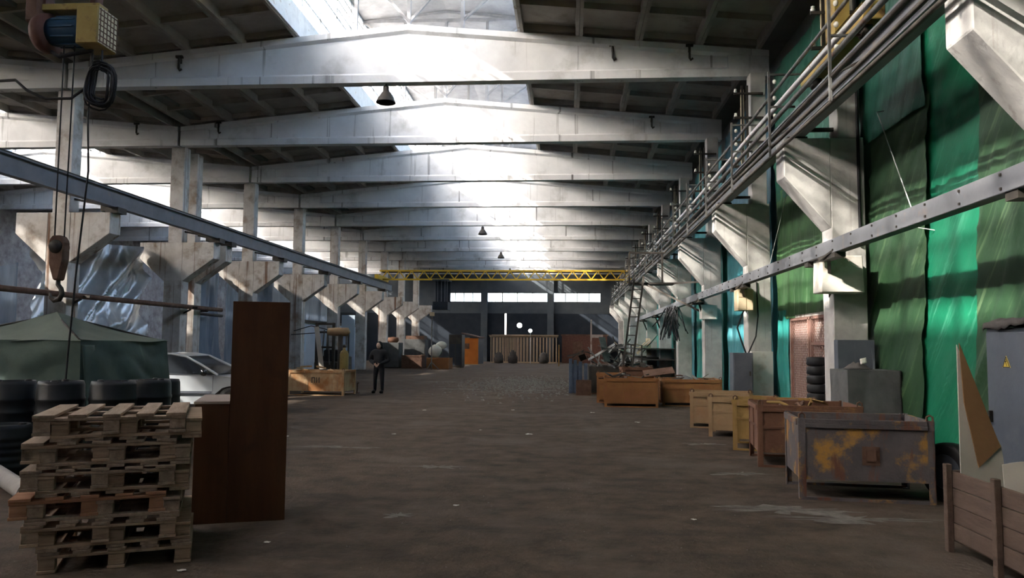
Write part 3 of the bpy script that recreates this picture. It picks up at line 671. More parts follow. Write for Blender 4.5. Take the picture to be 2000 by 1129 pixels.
# ------------------------------------------------------------------ steel bins
def steel_bin(name, label, m, loc, rz, w_, d, h, leg=.12, mid=True, skid=True, hook=True, lab2=None, plate=False, group='open steel bins along the right wall'):
    t = thing(name, label, 'bin', loc, rad(rz), group)
    th = .02; zb = leg
    B(.05, w_-.05, 0, th, zb, h).build('front_panel', m, t); B(.05, w_-.05, d-th, d, zb, h).build('rear_panel', m, t)
    B(0, th, .05, d-.05, zb, h).build('side_panel', m, t); B(w_-th, w_, .05, d-.05, zb, h).build('side_panel', m, t)
    B(.02, w_-.02, .02, d-.02, zb, zb+.02).build('floor_plate', 'rust', t)
    for x in (0, w_-.06):
        for y in (0, d-.06):
            xo, yo = (x, y)
            q = MB(); sx = -.012 if x == 0 else .06; sy = -.012 if y == 0 else .06
            q.box(xo, xo+.06, yo+sy, yo+sy+.012, 0, h+.01); q.box(xo+sx, xo+sx+.012, yo, yo+.06, 0, h+.01); q.box(xo, xo+.06, yo, yo+.06, 0, .012)
            q.build('corner_post', m, t)
    q = MB(); q.box(.06, w_-.06, -.03, 0, h-.09, h-.045); q.box(.06, w_-.06, -.02, 0, h-.045, h+.005); q.box(.06, w_-.06, d, d+.03, h-.09, h); q.box(-.03, 0, .06, d-.06, h-.07, h); q.box(w_, w_+.03, .06, d-.06, h-.07, h)
    q.build('rim', m, t, .004)
    if mid:
        q = MB(); q.box(.06, w_-.06, -.015, 0, h*.62, h*.62+.035); q.box(-.015, 0, .06, d-.06, h*.62, h*.62+.03); q.build('mid_rib', m, t)
    q = MB(); q.box(w_*.34, w_*.34+.03, -.012, 0, zb, h-.1) ; q.box(-.014, 0, d*.5-.02, d*.5+.02, zb, h-.05)
    if not plate: q.build('stiffener', m, t)
    if skid:
        B(.02, w_-.02, -.012, .03, 0, .03).build('skid', m, t); B(.02, w_-.02, d-.03, d+.012, 0, .03).build('skid', m, t)
    if hook:
        for x in (.03, w_-.03):
            MB().tube([(x-.03, .02, h), (x-.03, .02, h+.05), (x, .02, h+.07), (x+.03, .02, h+.05), (x+.03, .02, h)], .012, 6).build('lifting_loop', 'rust', t)
    if plate:
        q = B(w_*.47, w_*.6, -.014, 0, h*.45, h*.68).build('latch_plate', 'rust', t); B(w_*.5, w_*.57, -.03, -.014, h*.5, h*.64).build('latch', 'rust', q)
    return t
def pile_in(loc, rz, w_, d, z, n, label, seed, mats=('scrap', 'rust', 'dark_steel'), L=(.25, .6), group=None, tilt=.4, cat='scrap', name='scrap_piece', kinds=('bar', 'plate', 'tube')):
    rr = random.Random(seed); M_ = Matrix.Translation(loc) @ Matrix.Rotation(rad(rz), 4, 'Z')
    for i in range(n):
        c = Vector((rr.uniform(.1, w_-.1), rr.uniform(.1, d-.1), z+rr.uniform(-.05, .14)))
        l = rr.uniform(*L); a = rr.uniform(0, 6.28); e = rr.uniform(-tilt*.3, tilt)
        dv = Vector((math.cos(a)*math.cos(e), math.sin(a)*math.cos(e), math.sin(e)))*l/2
        k = rr.choice(kinds); m = MB()
        if k == 'bar': m.bar(c-dv, c+dv, .03); m.bar(c-dv+Vector((0, 0, .02)), c+dv+Vector((0, 0, .02)), .008, .05)
        elif k == 'plate': m.bar(c-dv, c+dv, rr.uniform(.1, .3), .012, (rr.uniform(-.6, .6), rr.uniform(-.6, .6), 1))
        else: m.tube([c-dv, c-dv*.2+Vector((0, 0, .03)), c+dv], .02, 7)
        m.v = [tuple(M_ @ Vector(p)) for p in m.v]
        mm = rr.choice(mats); cn = {'scrap': 'grey', 'rust': 'rusty', 'dark_steel': 'dark', 'cream': 'cream', 'box_white': 'whitish'}.get(mm, 'tinted')
        tag(m.build(name, mm), label.replace('piece', k).replace('offcut', k) if cn == 'tinted' else cn+' '+label.replace('piece', k).replace('offcut', k), cat, group or label)
BZ = 'open steel bins along the right wall'
steel_bin('steel_bin', 'nearest rusty grey bin with flaking orange paint, beside the plank crate', 'bin_a', (2.54, 8.86, 0), -7, 1.36, 1.0, .87, leg=.22, mid=False, plate=True)
steel_bin('steel_bin', 'red brown bin with a hollow base, second from the crate', 'bin_b', (2.64, 11.15, 0), -7, 1.36, 1.15, .85, leg=.2)
steel_bin('steel_bin', 'ochre yellow bin, third from the crate in the near row', 'bin_c', (2.66, 12.9, 0), -14, 1.25, 1.0, .8, leg=.18)
steel_bin('steel_bin', 'larger looking tan bin, fourth from the crate in the near row', 'bin_d', (2.60, 14.75, 0), -14, 1.2, .95, .72, leg=.12, skid=False)
steel_bin('steel_bin', 'farthest tan bin of the near row, fifth from the crate', 'bin_d', (2.50, 16.3, 0), -12, 1.2, .95, .72, leg=.1)
steel_bin('steel_bin', 'orange brown bin in the mid row on the left, heaped with scrap sheet', 'bin_e', (.99, 21.4, 0), -2, 1.42, 1.3, .78, leg=.1)
steel_bin('steel_bin', 'orange brown bin in the mid row on the right, against the teal tarpaulin', 'bin_e', (2.62, 22.0, 0), -2, 1.6, 1.3, .74, leg=.1)
steel_bin('steel_bin', 'narrow bright orange bin showing its side behind the mid row', 'bin_e', (.84, 22.95, 0), -3, .7, .95, .85, leg=.1)
steel_bin('steel_bin', 'reddish bin raised on the scrap behind the mid row', 'bin_b', (1.66, 24.0, 0), 2, .9, 1.0, 1.0, leg=.1)
pile_in((1.0, 21.4, 0), -2, 1.42, 1.3, .72, 12, 'scrap piece heaped in the left orange brown bin', 3)
pile_in((2.62, 22.0, 0), -2, 1.6, 1.3, .68, 8, 'scrap piece lying in the right orange brown bin', 4)
pile_in((2.64, 11.15, 0), -7, 1.36, 1.15, .72, 10, 'offcut in the red brown bin', 5, ('rust', 'bin_c', 'bin_b'), (.2, .4), tilt=.3)
pile_in((2.66, 12.9, 0), -14, 1.2, 1.0, .7, 6, 'offcut in the ochre bin', 6, ('rust', 'bin_c'), (.2, .4), tilt=.2)
pile_in((1.66, 24.0, 0), 2, .9, 1.0, .95, 8, 'scrap piece in the raised reddish bin', 8, ('rust', 'dark_steel'))
# flat tilted tray standing in the right orange bin
tag(MB().bar((2.15, 22.6, .86), (3.0, 22.6, .98), .4, .02, (0, -.45, 1)).build('steel_tray', 'rust'), 'brown rusty tray tipped up between the two orange brown bins', 'tray')
# left bin with scrap
steel_bin('steel_bin', 'cream and rust bin with dark letters, in front of the dark forklift', 'bin_f', (-8.95, 24.5, 0), -4, 1.85, 1.1, .8, leg=.14, mid=False, group='open steel bins on the left')
t = MB()
for i, (x, s) in enumerate(((.0, 1), (.17, 1))):
    t.box(x, x+.03, 0, .004, 0, .2); t.box(x+.1, x+.13, 0, .004, 0, .2)
    t.box(x, x+.13, 0, .004, .17, .2) if i == 0 else t.bar((x+.02, .002, .02), (x+.11, .002, .18), .004, .03, (0, 1, 0))
lb = t.build('painted_letters', 'ink', [o for o in bpy.data.objects if o.get('label', '').startswith('cream and rust bin')][0]); lb.location = (.78, -.006, .4); lb.scale = (.9, 1, .9)
pile_in((-8.95, 24.5, 0), -4, 1.85, 1.1, .74, 10, 'tangled scrap in the cream and rust bin', 11, ('scrap', 'rust', 'bin_f'), (.2, .5))
steel_bin('steel_bin', 'small orange brown bin far left carrying white sacks', 'bin_e', (-9.45, 51.6, 0), -2, 1.5, 1.4, .75, leg=.06, group='open steel bins on the left')
steel_bin('steel_bin', 'dark brown bin standing far left before the grey machine cabinets', 'rust', (-11.3, 52.4, 0), 0, 1.4, 1.2, .9, leg=.06, group='open steel bins on the left')

# ------------------------------------------------------------------ plank crate, boards, grey cabinet, tyre
t = thing('plank_crate', 'brown plank crate in the lower right corner holding white boards', 'crate', (3.14, 6.8, 0), 0)
for i in range(4): MB().box(.005+.004*(i % 2), .03, -1.9, 0, .1+i*.14, .1+i*.14+.134).build('plank', 'plank', t, .004)
for i in range(4): MB().box(.03, .58, -.03, -.005, .1+i*.14, .1+i*.14+.134).build('plank', 'plank', t, .004)
for i in range(4): MB().box(.57, .595, -1.9, -.03, .1+i*.14, .1+i*.14+.134).build('plank', 'plank', t, .004)
for y in (-.05, -.78, -1.5): MB().box(-.045, .005, y-.03, y+.03, 0, .71).build('post', 'plank', t, .005)
for y in (-.05, -.78, -1.5): MB().box(.595, .64, y-.03, y+.03, 0, .71).build('post', 'plank', t, .005)
MB().box(.03, .57, -1.9, -.03, .08, .1).build('base_board', 'plank', t)
def board(name, label, m, poly, y, th, lean=0):
    o = MB().prism(poly, -th/2, th/2).build(name, m); o.location = (0, y, 0); o.rotation_euler = (0, 0, 0)
    return tag(o, label, 'board')
board('white_board', 'white pointed board standing in the crate behind the brown triangle', 'white_board', [(3.21, .14), (3.62, .14), (3.535, .87), (3.36, 1.2), (3.212, 1.69)], 6.72, .014)
board('brown_board', 'brown triangular hardboard offcut standing in the plank crate', 'brown_board', [(3.222, 1.705), (3.245, 1.22), (3.345, .69), (3.52, .86)], 6.70, .012)
bs = MB()
bs.grid(lambda u, v: (3.22+.5*u, 6.05-.04*math.sin(u*3)+.06*v, .12+(.68+.03*math.sin(u*5))*v), 12, 8, False)
tag(bs.build('white_sheet', 'white_board', None, 0, None, False, .012), 'bent white sheet lying upright in the crate near the picture edge', 'sheet')
MBX = 3.76
t = thing('electrical_cabinet', 'tall grey electrical cabinet with a yellow lightning sign behind the crate', 'cabinet', (MBX, 6.62, 0), rad(4))
MB().box(0, .47, 0, .62, .06, 1.84).build('body', 'cab_grey', t, .008)
d = MB().box(-.022, -.001, .03, .59, .12, 1.8).build('door', 'cab_grey', t, .006)
MB().box(-.06, -.022, .52, .545, 1.02, 1.12).build('door_handle', 'dark_steel', d, .004)
for z in (.4, 1.5): MB().tube([(-.025, .03, z), (-.025, .03, z+.1)], .012, 8).build('hinge', 'dark_steel', d)
sg = MB().prism([(.31-.055, 1.5), (.31+.055, 1.5), (.31, 1.6)], -.026, -.0225, 'yz').build('warning_triangle', 'sign_yellow', d)
q = MB().prism([(.318, 1.585), (.3, 1.548), (.314, 1.548), (.3, 1.51), (.326, 1.556), (.312, 1.556)], -.0285, -.0262, 'yz')
for a, b in (((.265, 1.503), (.355, 1.503)), ((.265, 1.503), (.31, 1.592)), ((.355, 1.503), (.31, 1.592))): q.bar((-.027, a[0], a[1]), (-.027, b[0], b[1]), .006, .002, (1, 0, 0))
q.build('lightning_mark', 'ink', d)
MB().box(0, .47, 0, .62, 0, .06).build('plinth', 'dark_steel', t)
def clothtop(x0, x1, y0, y1, z, drop, seed, amp=.04):
    def fn(u, v):
        a, b = u*2-1, v*2-1; ov = 1.12
        x = (x0+x1)/2+(x1-x0)/2*max(-1.02, min(1.02, a*ov*1.05)); y = (y0+y1)/2+(y1-y0)/2*max(-1.02, min(1.02, b*ov*1.05))
        e = max(abs(a), abs(b)); h = z+amp*vnoise(u*5+seed, v*5)+amp*.5*(.5+vnoise(u*11+seed, v*11))+.012
        if e > .86: h -= drop*(e-.86)/.14*(.75+.5*vnoise(u*7+seed, v*7+3))
        return (x, y, max(h, .02))
    return fn
tag(MB().grid(clothtop(MBX-.06, MBX+.485, 6.6, 7.24, 1.865, .07, 3, .07), 28, 28).build('crumpled_cloth', 'dark_cloth', None, 0, None, False, .01), 'crumpled dark cloth thrown over the top of the grey electrical cabinet', 'cloth')
t = thing('discarded_tyre', 'worn tyre standing on edge between the nearest bin and the crate', 'tyre', (4.16, 8.95, 0), rad(-62))
MB().lathe([(.19, -.08), (.28, -.1), (.31, -.075), (.315, 0), (.31, .075), (.28, .1), (.19, .08), (.18, 0), (.19, -.08)], 30, (0, 0, .315), 'y').build('tyre', 'black', t)
MB().lathe([(0, -.02), (.08, -.04), (.17, -.06), (.19, -.075), (.18, 0), (0, 0)], 20, (0, 0, .315), 'y').build('wheel_rim', 'cab_grey', t)

# ------------------------------------------------------------------ draped box, grey column cladding, drum stack, mesh gate
t = thing('draped_box', 'box covered by a hanging grey cloth behind the red brown bin', 'box', (4.12, 11.9, 0), 0)
B(.03, .74, .04, .72, 0, 1.3).build('box', 'grey_cloth', t)
def dr(u, v):
    per = u*4; k = int(per) % 4; f = per-int(per); z = 1.32-1.2*v; wv = .02*math.sin(f*17+k)*v+.03*vnoise(u*20, v*3)
    X0, X1, Y0_, Y1 = 0, .77, 0, .76
    if k == 0: return (X0+(X1-X0)*f, Y0_-wv-.015*v, z)
    if k == 1: return (X1+wv*.5, Y0_+(Y1-Y0_)*f, z)
    if k == 2: return (X1-(X1-X0)*f, Y1+wv*.5, z)
    return (X0-wv-.015*v, Y1-(Y1-Y0_)*f, z)
MB().grid(dr, 96, 14).build('cloth_skirt', 'grey_cloth', t, 0, None, False)
B(0, .77, 0, .76, 1.31, 1.325).build('cloth_top', 'grey_cloth', t)
tag(MB().grid(lambda u, v: (4.18+.34*u, 12.0+.3*v, 1.34+.09*math.sin(math.pi*u)*math.sin(math.pi*v)*(1+.8*vnoise(u*6, v*6))), 14, 14).build('rag_heap', 'dark_cloth', None, 0, None, False, .01), 'dark rag heap on the draped box', 'rag')
tag(MB().grid(lambda u, v: (4.36+.09*u, 12.02+.03*v+.02*u, 1.41+.08*v+.02*u), 4, 4).build('paper_wad', 'paper', None, 0, None, False, .02), 'white paper wad on the rags over the draped box', 'paper')
tag(B(4.27, 4.84, 12.74, 12.92, 0, 1.78).build('sheet_cladding', 'cab_grey', None, .006), 'grey sheet leaning flat against the second right column behind the draped box', 'sheet')
t = thing('ring_stack', 'black stack of ribbed rings beside the mesh gate', 'stack', (4.56, 14.75, 0))
for i in range(9): MB().lathe([(.12, 0), (.165, .005), (.18, .03), (.18, .125), (.165, .155), (.12, .16)], 20, (0, 0, i*.165)).build('ring', 'black', t)
t = thing('mesh_gate', 'red oxide framed wire mesh gate in the right wall behind the black stack', 'gate', (5.0, 14.9, 0))
q = MB()
for y in (0, 1.55, 1.72, 3.0): q.box(-.03, .03, y-.035, y+.035, .05, 2.28)
for z in (.05, 2.24): q.box(-.03, .03, 0, 3.0, z, z+.06)
q.box(-.03, .03, 0, 1.55, 1.7, 1.76); q.build('frame', 'gate_red', t)
part(MB().box(-.035, .035, 3.0, 3.09, .02, 2.32).box(-.035, .035, -.06, 3.09, 2.3, 2.36).build('outer_frame', 'column', t), 'pale outer frame')
q = MB()
for i in range(-22, 30):
    y0 = i*.1
    for s in (1, -1):
        a = (0, y0, .1) if s > 0 else (0, y0+2.2, .1); b = (0, y0+2.2, 2.3) if s > 0 else (0, y0, 2.3)
        pa, pb = Vector(a), Vector(b); d_ = pb-pa; t0, t1 = 0, 1
        for lo, hi, ax in ((.02, 2.98, 1),):
            if abs(d_[ax]) > 1e-6:
                u0, u1 = sorted(((lo-pa[ax])/d_[ax], (hi-pa[ax])/d_[ax])); t0 = max(t0, u0); t1 = min(t1, u1)
        if t1-t0 > .02: q.bar(pa+d_*t0, pa+d_*t1, .008)
stuff(q.build('wire_mesh', 'gate_red', t))
MB().box(.06, .09, 0, 3.0, 0, 2.3).build('backing_wall', 'pink_wall', t)
q = MB().lathe([(.05, -.012), (.062, 0), (.05, .012), (.038, 0), (.05, -.012)], 16, (-.06, .75, 1.62), 'x'); q.tube([(-.05, .75, 1.62), (-.05, .4, 1.4)], .02, 6); q.build('valve_wheel', 'gate_red', t)
# wall cabinet and cladding at the third right column
t = thing('switch_cabinet', 'grey switch cabinet on thin legs before the third right column', 'cabinet', (3.76, 18.2, 0))
MB().box(0, .45, 0, .4, .6, 1.52).build('body', 'cab_grey', t, .008); MB().box(.02, .43, -.015, 0, .63, 1.49).build('door', 'cab_grey', t, .004)
for x in (.04, .38): MB().box(x, x+.04, .05, .09, 0, .6).build('leg', 'dark_steel', t)
MB().box(.36, .39, -.04, -.015, 1.0, 1.1).build('door_handle', 'dark_steel', t)
tag(MB().tube([(4.1, 18.4, 1.5), (4.0, 18.42, 1.8), (3.92, 18.46, 2.1), (4.1, 18.55, 2.52)], .02, 6).tube([(4.15, 18.4, 1.5), (4.4, 18.7, 1.9), (4.5, 18.88, 2.4), (4.48, 18.91, 3.2)], .018, 6).build('power_cable', 'cable'), 'black cables rising from the grey switch cabinet up the third right column', 'cable')
tag(B(4.29, 4.8, 18.74, 18.92, 0, 1.55).build('sheet_cladding', 'box_white', None, .006), 'pale streaked sheet against the base of the third right column', 'sheet')
tag(MB().tube([(4.72, 12.95, SOF-.2), (4.72, 12.91, 5.0), (4.72, 12.9, 3.3)], .025, 6).build('power_cable', 'cable'), 'black conduit down the front of the second right column', 'cable')
tag(MB().tube([(5.05, 12.24, 5.36), (4.76, 12.2, 5.3), (4.76, 10.9, 3.3), (5.05, 10.86, 3.24)], .008, 5).build('stay_wire', 'white_steel'), 'thin pale stay wire slanting across the olive tarpaulin', 'wire')
tag(MB().tube([(5.05, 17.16, 5.26), (4.8, 17.2, 5.2), (4.8, 18.95, 3.6)], .008, 5).build('stay_wire', 'white_steel'), 'thin pale stay wire slanting across the moss green tarpaulin', 'wire')

# ------------------------------------------------------------------ scrap behind the bins, posts, small box
pile_in((.75, 26.9, 0), 0, 1.5, 1.6, .95, 16, 'steel offcut leaning in the scrap heap before the ladder', 21, ('scrap', 'scrap', 'dark_steel'), (.7, 1.5), tilt=1.2)
pile_in((.85, 27.0, 0), 0, 1.3, 1.3, 1.45, 14, 'steel offcut jutting up from the top of the scrap heap', 22, ('scrap', 'dark_steel', 'cream', 'scrap'), (.6, 1.3), tilt=1.4)
t = thing('scrap_container', 'dark low scrap container under the heap before the ladder', 'bin', (.72, 26.85, 0))
B(0, 1.55, 0, .05, .05, .95).build('front_panel', 'dark_steel', t); B(0, 1.55, 1.65, 1.7, .05, .95).build('rear_panel', 'dark_steel', t); B(0, .05, .05, 1.65, .05, .95).build('side_panel', 'dark_steel', t); B(1.5, 1.55, .05, 1.65, .05, .95).build('side_panel', 'dark_steel', t); B(0, 1.55, 0, 1.7, 0, .05).build('floor_plate', 'rust', t)
for i, (x, y) in enumerate(((.08, 27.3), (.24, 27.35), (.42, 27.3), (.6, 27.1), (.14, 27.7), (.34, 27.75))):
    tag(MB().box(x-.06, x+.06, y-.06, y+.06, 0, 1.2-.05*i).build('steel_post', 'blue_steel', None, .01), ('leftmost front', 'second front', 'third front', 'rightmost, slightly nearer,', 'left rear', 'right rear')[i]+' blue grey steel post of the bundle beside the aisle', 'post', 'blue grey post bundle')
pile_in((.0, 27.0, 0), 0, .8, .9, 1.28, 5, 'bent offcut lying on the blue grey post bundle', 23, ('scrap', 'dark_steel'), (.4, .7), tilt=.8)
t = thing('small_crate', 'small dark open crate on the floor before the blue grey posts', 'crate', (.26, 26.1, 0))
for a in ((0, .5, 0, .03, .02, .5), (0, .5, .4, .43, .02, .5), (0, .03, .03, .4, .02, .5), (.47, .5, .03, .4, .02, .5)): B(*a).build('side_panel', 'rust', t)
B(0, .5, 0, .43, 0, .02).build('base', 'rust', t)
# ladder with platform
t = thing('access_ladder', 'dark steel ladder with a small platform leaning up to the right runway', 'ladder', (0, 0, 0))
LA, LB = Vector((2.18, 25.9, 3.7)), Vector((1.78, 25.65, .95)); dv_ = (LA-LB)
LB = LA-dv_*(3.7/2.75)
LB.z = .0
for off in (0, .3): MB().bar(LA+Vector((off, 0, .25)), LB+Vector((off, 0, 0)), .06).build('stile', 'dark_steel', t)
for i in range(12):
    p = LB+(LA-LB)*((i+.6)/12.2); MB().bar(p, p+Vector((.3, 0, 0)), .03).build('rung', 'dark_steel', t)
MB().box(1.98, 3.5, 25.95, 26.6, 3.7, 3.76).build('platform', 'dark_steel', t)
for a, b in (((2.55, 26.0, 3.7), (4.275, 25.3, 2.75)), ((2.02, 26.0, 3.75), (2.02, 26.0, 4.75)), ((3.1, 26.0, 3.75), (3.1, 26.0, 4.75)), ((2.02, 26.0, 4.75), (3.2, 26.0, 4.75)), ((3.45, 26.0, 3.73), (4.275, 25.3, 3.73))): MB().bar(a, b, .06).build('brace', 'dark_steel', t)
# tangled cable bundle under the service rail
q = MB(); rr = random.Random(5)
for i in range(34):
    p = Vector((3.85+rr.uniform(-.15, .2), 29.2+rr.uniform(-1.2, 1.2), 3.1)); a = rr.uniform(-.5, .5)
    q.tube([p, p+Vector((a*.5, rr.uniform(-.3, .3), -.4)), p+Vector((a, rr.uniform(-.5, .5), -rr.uniform(.6, 1.3)))], .022, 5)
stuff(tag(q.build('hanging_cables', 'cable'), 'tangled dark cables hanging from the service rail in the middle distance', 'cables'))
pile_in((3.4, 36.0, 0), 0, 1.4, 12, 1.6, 12, 'cluttered offcut stacked along the right wall beyond the ladder', 31, ('scrap', 'cream', 'box_white', 'rust'), (.6, 1.4), tilt=1.3)
t = thing('parts_rack', 'dark rack loaded with offcuts along the right wall beyond the ladder', 'rack', (3.3, 35.8, 0))
for x in (0, 1.5):
    for y in (0, 6, 12.4): B(x, x+.06, y, y+.06, 0, 1.7).build('upright', 'dark_steel', t)
for z in (.5, 1.0, 1.5): B(0, 1.56, 0, 12.46, z, z+.05).build('shelf', 'dark_steel', t)

# ------------------------------------------------------------------ pendant lamps
def lamp(label, x, y, z, s=1.0):
    t = thing('pendant_lamp', label, 'lamp', (x, y, z), 0, 'bell shaped pendant lamps')
    MB().lathe([(0, 0), (.07, 0), (.08, -.05), (.08, -.14), (.11, -.16), (.2, -.3), (.25, -.4), (.255, -.43), (.245, -.43), (.19, -.31), (.09, -.18), (0, -.17)], 24).build('shade', 'dark_steel', t)
    MB().lathe([(0, -.18), (.05, -.2), (.06, -.27), (0, -.32)], 12).build('bulb', 'porcelain', t)
    MB().tube([(0, 0, 0), (0, 0, .06)], .02, 6).build('stem', 'dark_steel', t)
    return t
l0 = lamp('nearest black bell lamp hanging under the first roof beam', -4.72, Y0, SOF-.06)
for k, x, l in ((4, -4.85, 'second black bell lamp hanging under a roof beam halfway down the hall'), (6, -4.85, 'small bell lamp hanging under the seventh roof beam'), (8, -5.1, 'farthest bell lamp hanging just above the yellow crane')): dup(l0, (x, Y0+6*k, SOF-.06), 0, l)

# ------------------------------------------------------------------ hoist crane near the camera
HX_, HY_ = -7.55, 11.0
t = thing('overhead_crane', 'yellow overhead crane end carriage on the right runway with its bridge above the view', 'crane', (0, HY_, 0))
MB().box(-12.1, 3.9, -.15, .15, 7.05, 7.1).box(-12.1, 3.9, -.02, .02, 7.1, 7.6).box(-12.1, 3.9, -.15, .15, 7.6, 7.65).build('bridge_girder', 'crane_yellow', t)
for x in (3.78, -12.0):
    MB().box(x-.14, x+.14, -1.3, 1.3, 5.74, 5.98).build('end_carriage', 'yellow', t, .01)
    MB().box(x-.1, x+.1, -.2, .2, 5.98, 7.05).build('upright', 'yellow', t)
    for y in (-1.0, 1.0): MB().lathe([(0, -.05), (.13, -.05), (.13, .05), (0, .05)], 16, (x, y, 5.735), 'x').build('wheel', 'dark_steel', t)
t = thing('electric_hoist', 'yellow electric hoist with a blue motor hanging at the top left', 'hoist', (HX_, HY_, 6.35))
MB().lathe([(0, -.28), (.2, -.28), (.22, -.2), (.22, .2), (.2, .28), (0, .28)], 20, (-.02, 0, 0), 'x').build('motor', 'motor_blue', t)
q = MB()
for i in range(10):
    a = 6.283*i/10; q.bar((-.2, .225*math.cos(a), .225*math.sin(a)), (.16, .225*math.cos(a), .225*math.sin(a)), .02)
q.build('cooling_fins', 'motor_blue', t)
MB().lathe([(0, -.5), (.26, -.5), (.3, -.42), (.3, -.3), (0, -.3)], 20, (0, 0, -.02), 'x').build('rope_drum', 'red_brown', t)
bx = MB().box(.24, .58, -.26, .24, -.28, .3).build('control_box', 'yellow', t, .015)
q = MB(); q.box(.582, .592, -.24, .22, -.26, .28)
part(q.build('face_plate', 'cream', bx), 'cream grid-patterned plate')
q = MB()
for i in range(7): q.box(.592, .6, -.24, .22, -.24+i*.08, -.225+i*.08)
for i in range(6): q.box(.592, .6, -.22+i*.085, -.205+i*.085, -.25, .27)
q.build('grid_bars', 'rust', bx)
MB().box(-.5, .5, -.12, .12, .3, .4).build('hoist_frame', 'yellow', t, .01)
for x in (-.4, .38): MB().box(x-.04, x+.04, -.1, .1, .4, .74).build('suspension_lug', 'red_brown', t)
MB().box(-.62, -.4, -.2, .2, .1, .5).build('gear_housing', 'rust', t, .03)
for x in (-.35, .35):
    MB().lathe([(0, -.04), (.1, -.04), (.1, .04), (0, .04)], 14, (x, 0, .64), 'y').build('trolley_wheel', 'dark_steel', t)
MB().tube([(-.3, 0, -.3), (-.1, -.1, -.42), (.1, -.05, -.36), (.35, 0, -.3)], .03, 6).build('cable_loop', 'cable', t)
HB = Vector((-7.58, HY_, 2.86))
t = thing('hook_block', 'rusty hook block hanging on two ropes in front of the first left column', 'hook', tuple(HB))
MB().prism([(-.11, .3), (-.06, .37), (.07, .37), (.13, .28), (.13, .0), (.07, -.3), (-.02, -.3), (-.1, -.05)], -.08, .08).build('block', 'rust', t, .02)
for y in (-.09, .09): MB().lathe([(0, -.01), (.1, -.01), (.1, .01), (0, .01)], 18, (.01, y, .2), 'y').build('sheave_plate', 'dark_steel', t)
MB().tube([(.02, 0, -.28), (.02, 0, -.36), (.07, 0, -.42), (.09, 0, -.5), (.05, 0, -.58), (-.03, 0, -.6), (-.09, 0, -.55), (-.1, 0, -.48)], [.03, .035, .035, .04, .04, .035, .028, .01], 8).build('hook', 'dark_steel', t)
for x0, x1 in ((-.17, -.07), (-.0, .08)):
    MB().tube([(x1, 0, .35), (x0+.1, 0, 3.3)], .011, 6).build('rope', 'cable', t)
tag(MB().tube([(-7.16, HY_-.05, 6.05), (-7.2, HY_-.03, 5.0), (-7.16, HY_-.02, 4.2), (-7.28, HY_-.02, 2.6), (-7.34, HY_-.02, 1.5), (-7.37, HY_-.02, .74)], .014, 6).tube([(-7.37, HY_-.02, .95), (-7.37, HY_-.02, .6)], .035, 8).build('pendant_control', 'cable'), 'long black pendant control cable hanging from the hoist', 'cable')
t = thing('cable_coil', 'coil of black cable hanging beside the hoist', 'cable', (-6.98, HY_-.1, 5.48))
rr = random.Random(2)
for i in range(15):
    a = rr.uniform(.15, .25); b = rr.uniform(.24, .33); ox = rr.uniform(-.05, .05); oz = rr.uniform(-.05, .05); oy = rr.uniform(-.06, .06)
    MB().tube([(ox+a*math.sin(6.2832*k/18), oy+.04*math.sin(k), oz+b*math.cos(6.2832*k/18)) for k in range(19)], .014, 5, False).build('loop', 'cable', t)
MB().tube([(0, 0, .32), (-.03, .05, .55)], .015, 6).build('tie', 'cable', t)
tag(MB().tube([(-9.3, HY_+.1, 5.62), (-8.4, HY_, 5.62), (-8.2, HY_, 5.45), (-7.9, HY_, 5.32), (-7.5, HY_, 5.32), (-7.25, HY_, 5.5), (-7.2, HY_, 5.98)], .022, 6).build('festoon_cable', 'cable'), 'black festoon cable sagging left of the hoist', 'cable')

# ------------------------------------------------------------------ far yellow crane and its cab
t = thing('bridge_crane', 'far yellow lattice bridge crane spanning the hall', 'crane', (0, 49.0, 0))
for z in (5.78, 6.34): B(-12.1, 3.85, -.05, .05, z-.05, z+.05).build('chord', 'crane_yellow', t)
for i in range(20):
    x = -12.0+.79*i; MB().bar((x, 0, 5.8), (x+.395, 0, 6.32), .06).bar((x+.395, 0, 6.32), (x+.79, 0, 5.8), .06).build('lattice', 'crane_yellow', t)
B(-12.1, 3.85, .5, 1.1, 6.3, 6.36).build('walkway', 'dark_steel', t)
for x in (-12.0, 3.72): B(x-.12, x+.12, -1.2, 1.6, 5.72, 6.0).build('end_carriage', 'crane_yellow', t)
t = thing('crane_cab', 'dark barred operator cab hanging under the far crane', 'cab', (-8.1, 48.6, 3.85))
for x in (-.38, -.15, .08, .31, .45): B(x-.02, x+.02, -.02, .02, .5, 1.85).build('bar', 'cab_grey', t)
B(-.45, .5, 0, 1.2, 0, .5).build('lower_body', 'navy', t); B(-.45, .5, 1.1, 1.2, .5, 1.85).build('rear_panel', 'navy', t); B(-.5, .55, -.05, 1.25, 1.85, 1.92).build('roof', 'navy2', t)
B(-.42, -.32, .4, .5, 1.92, 2.0).build('hanger', 'dark_steel', t)

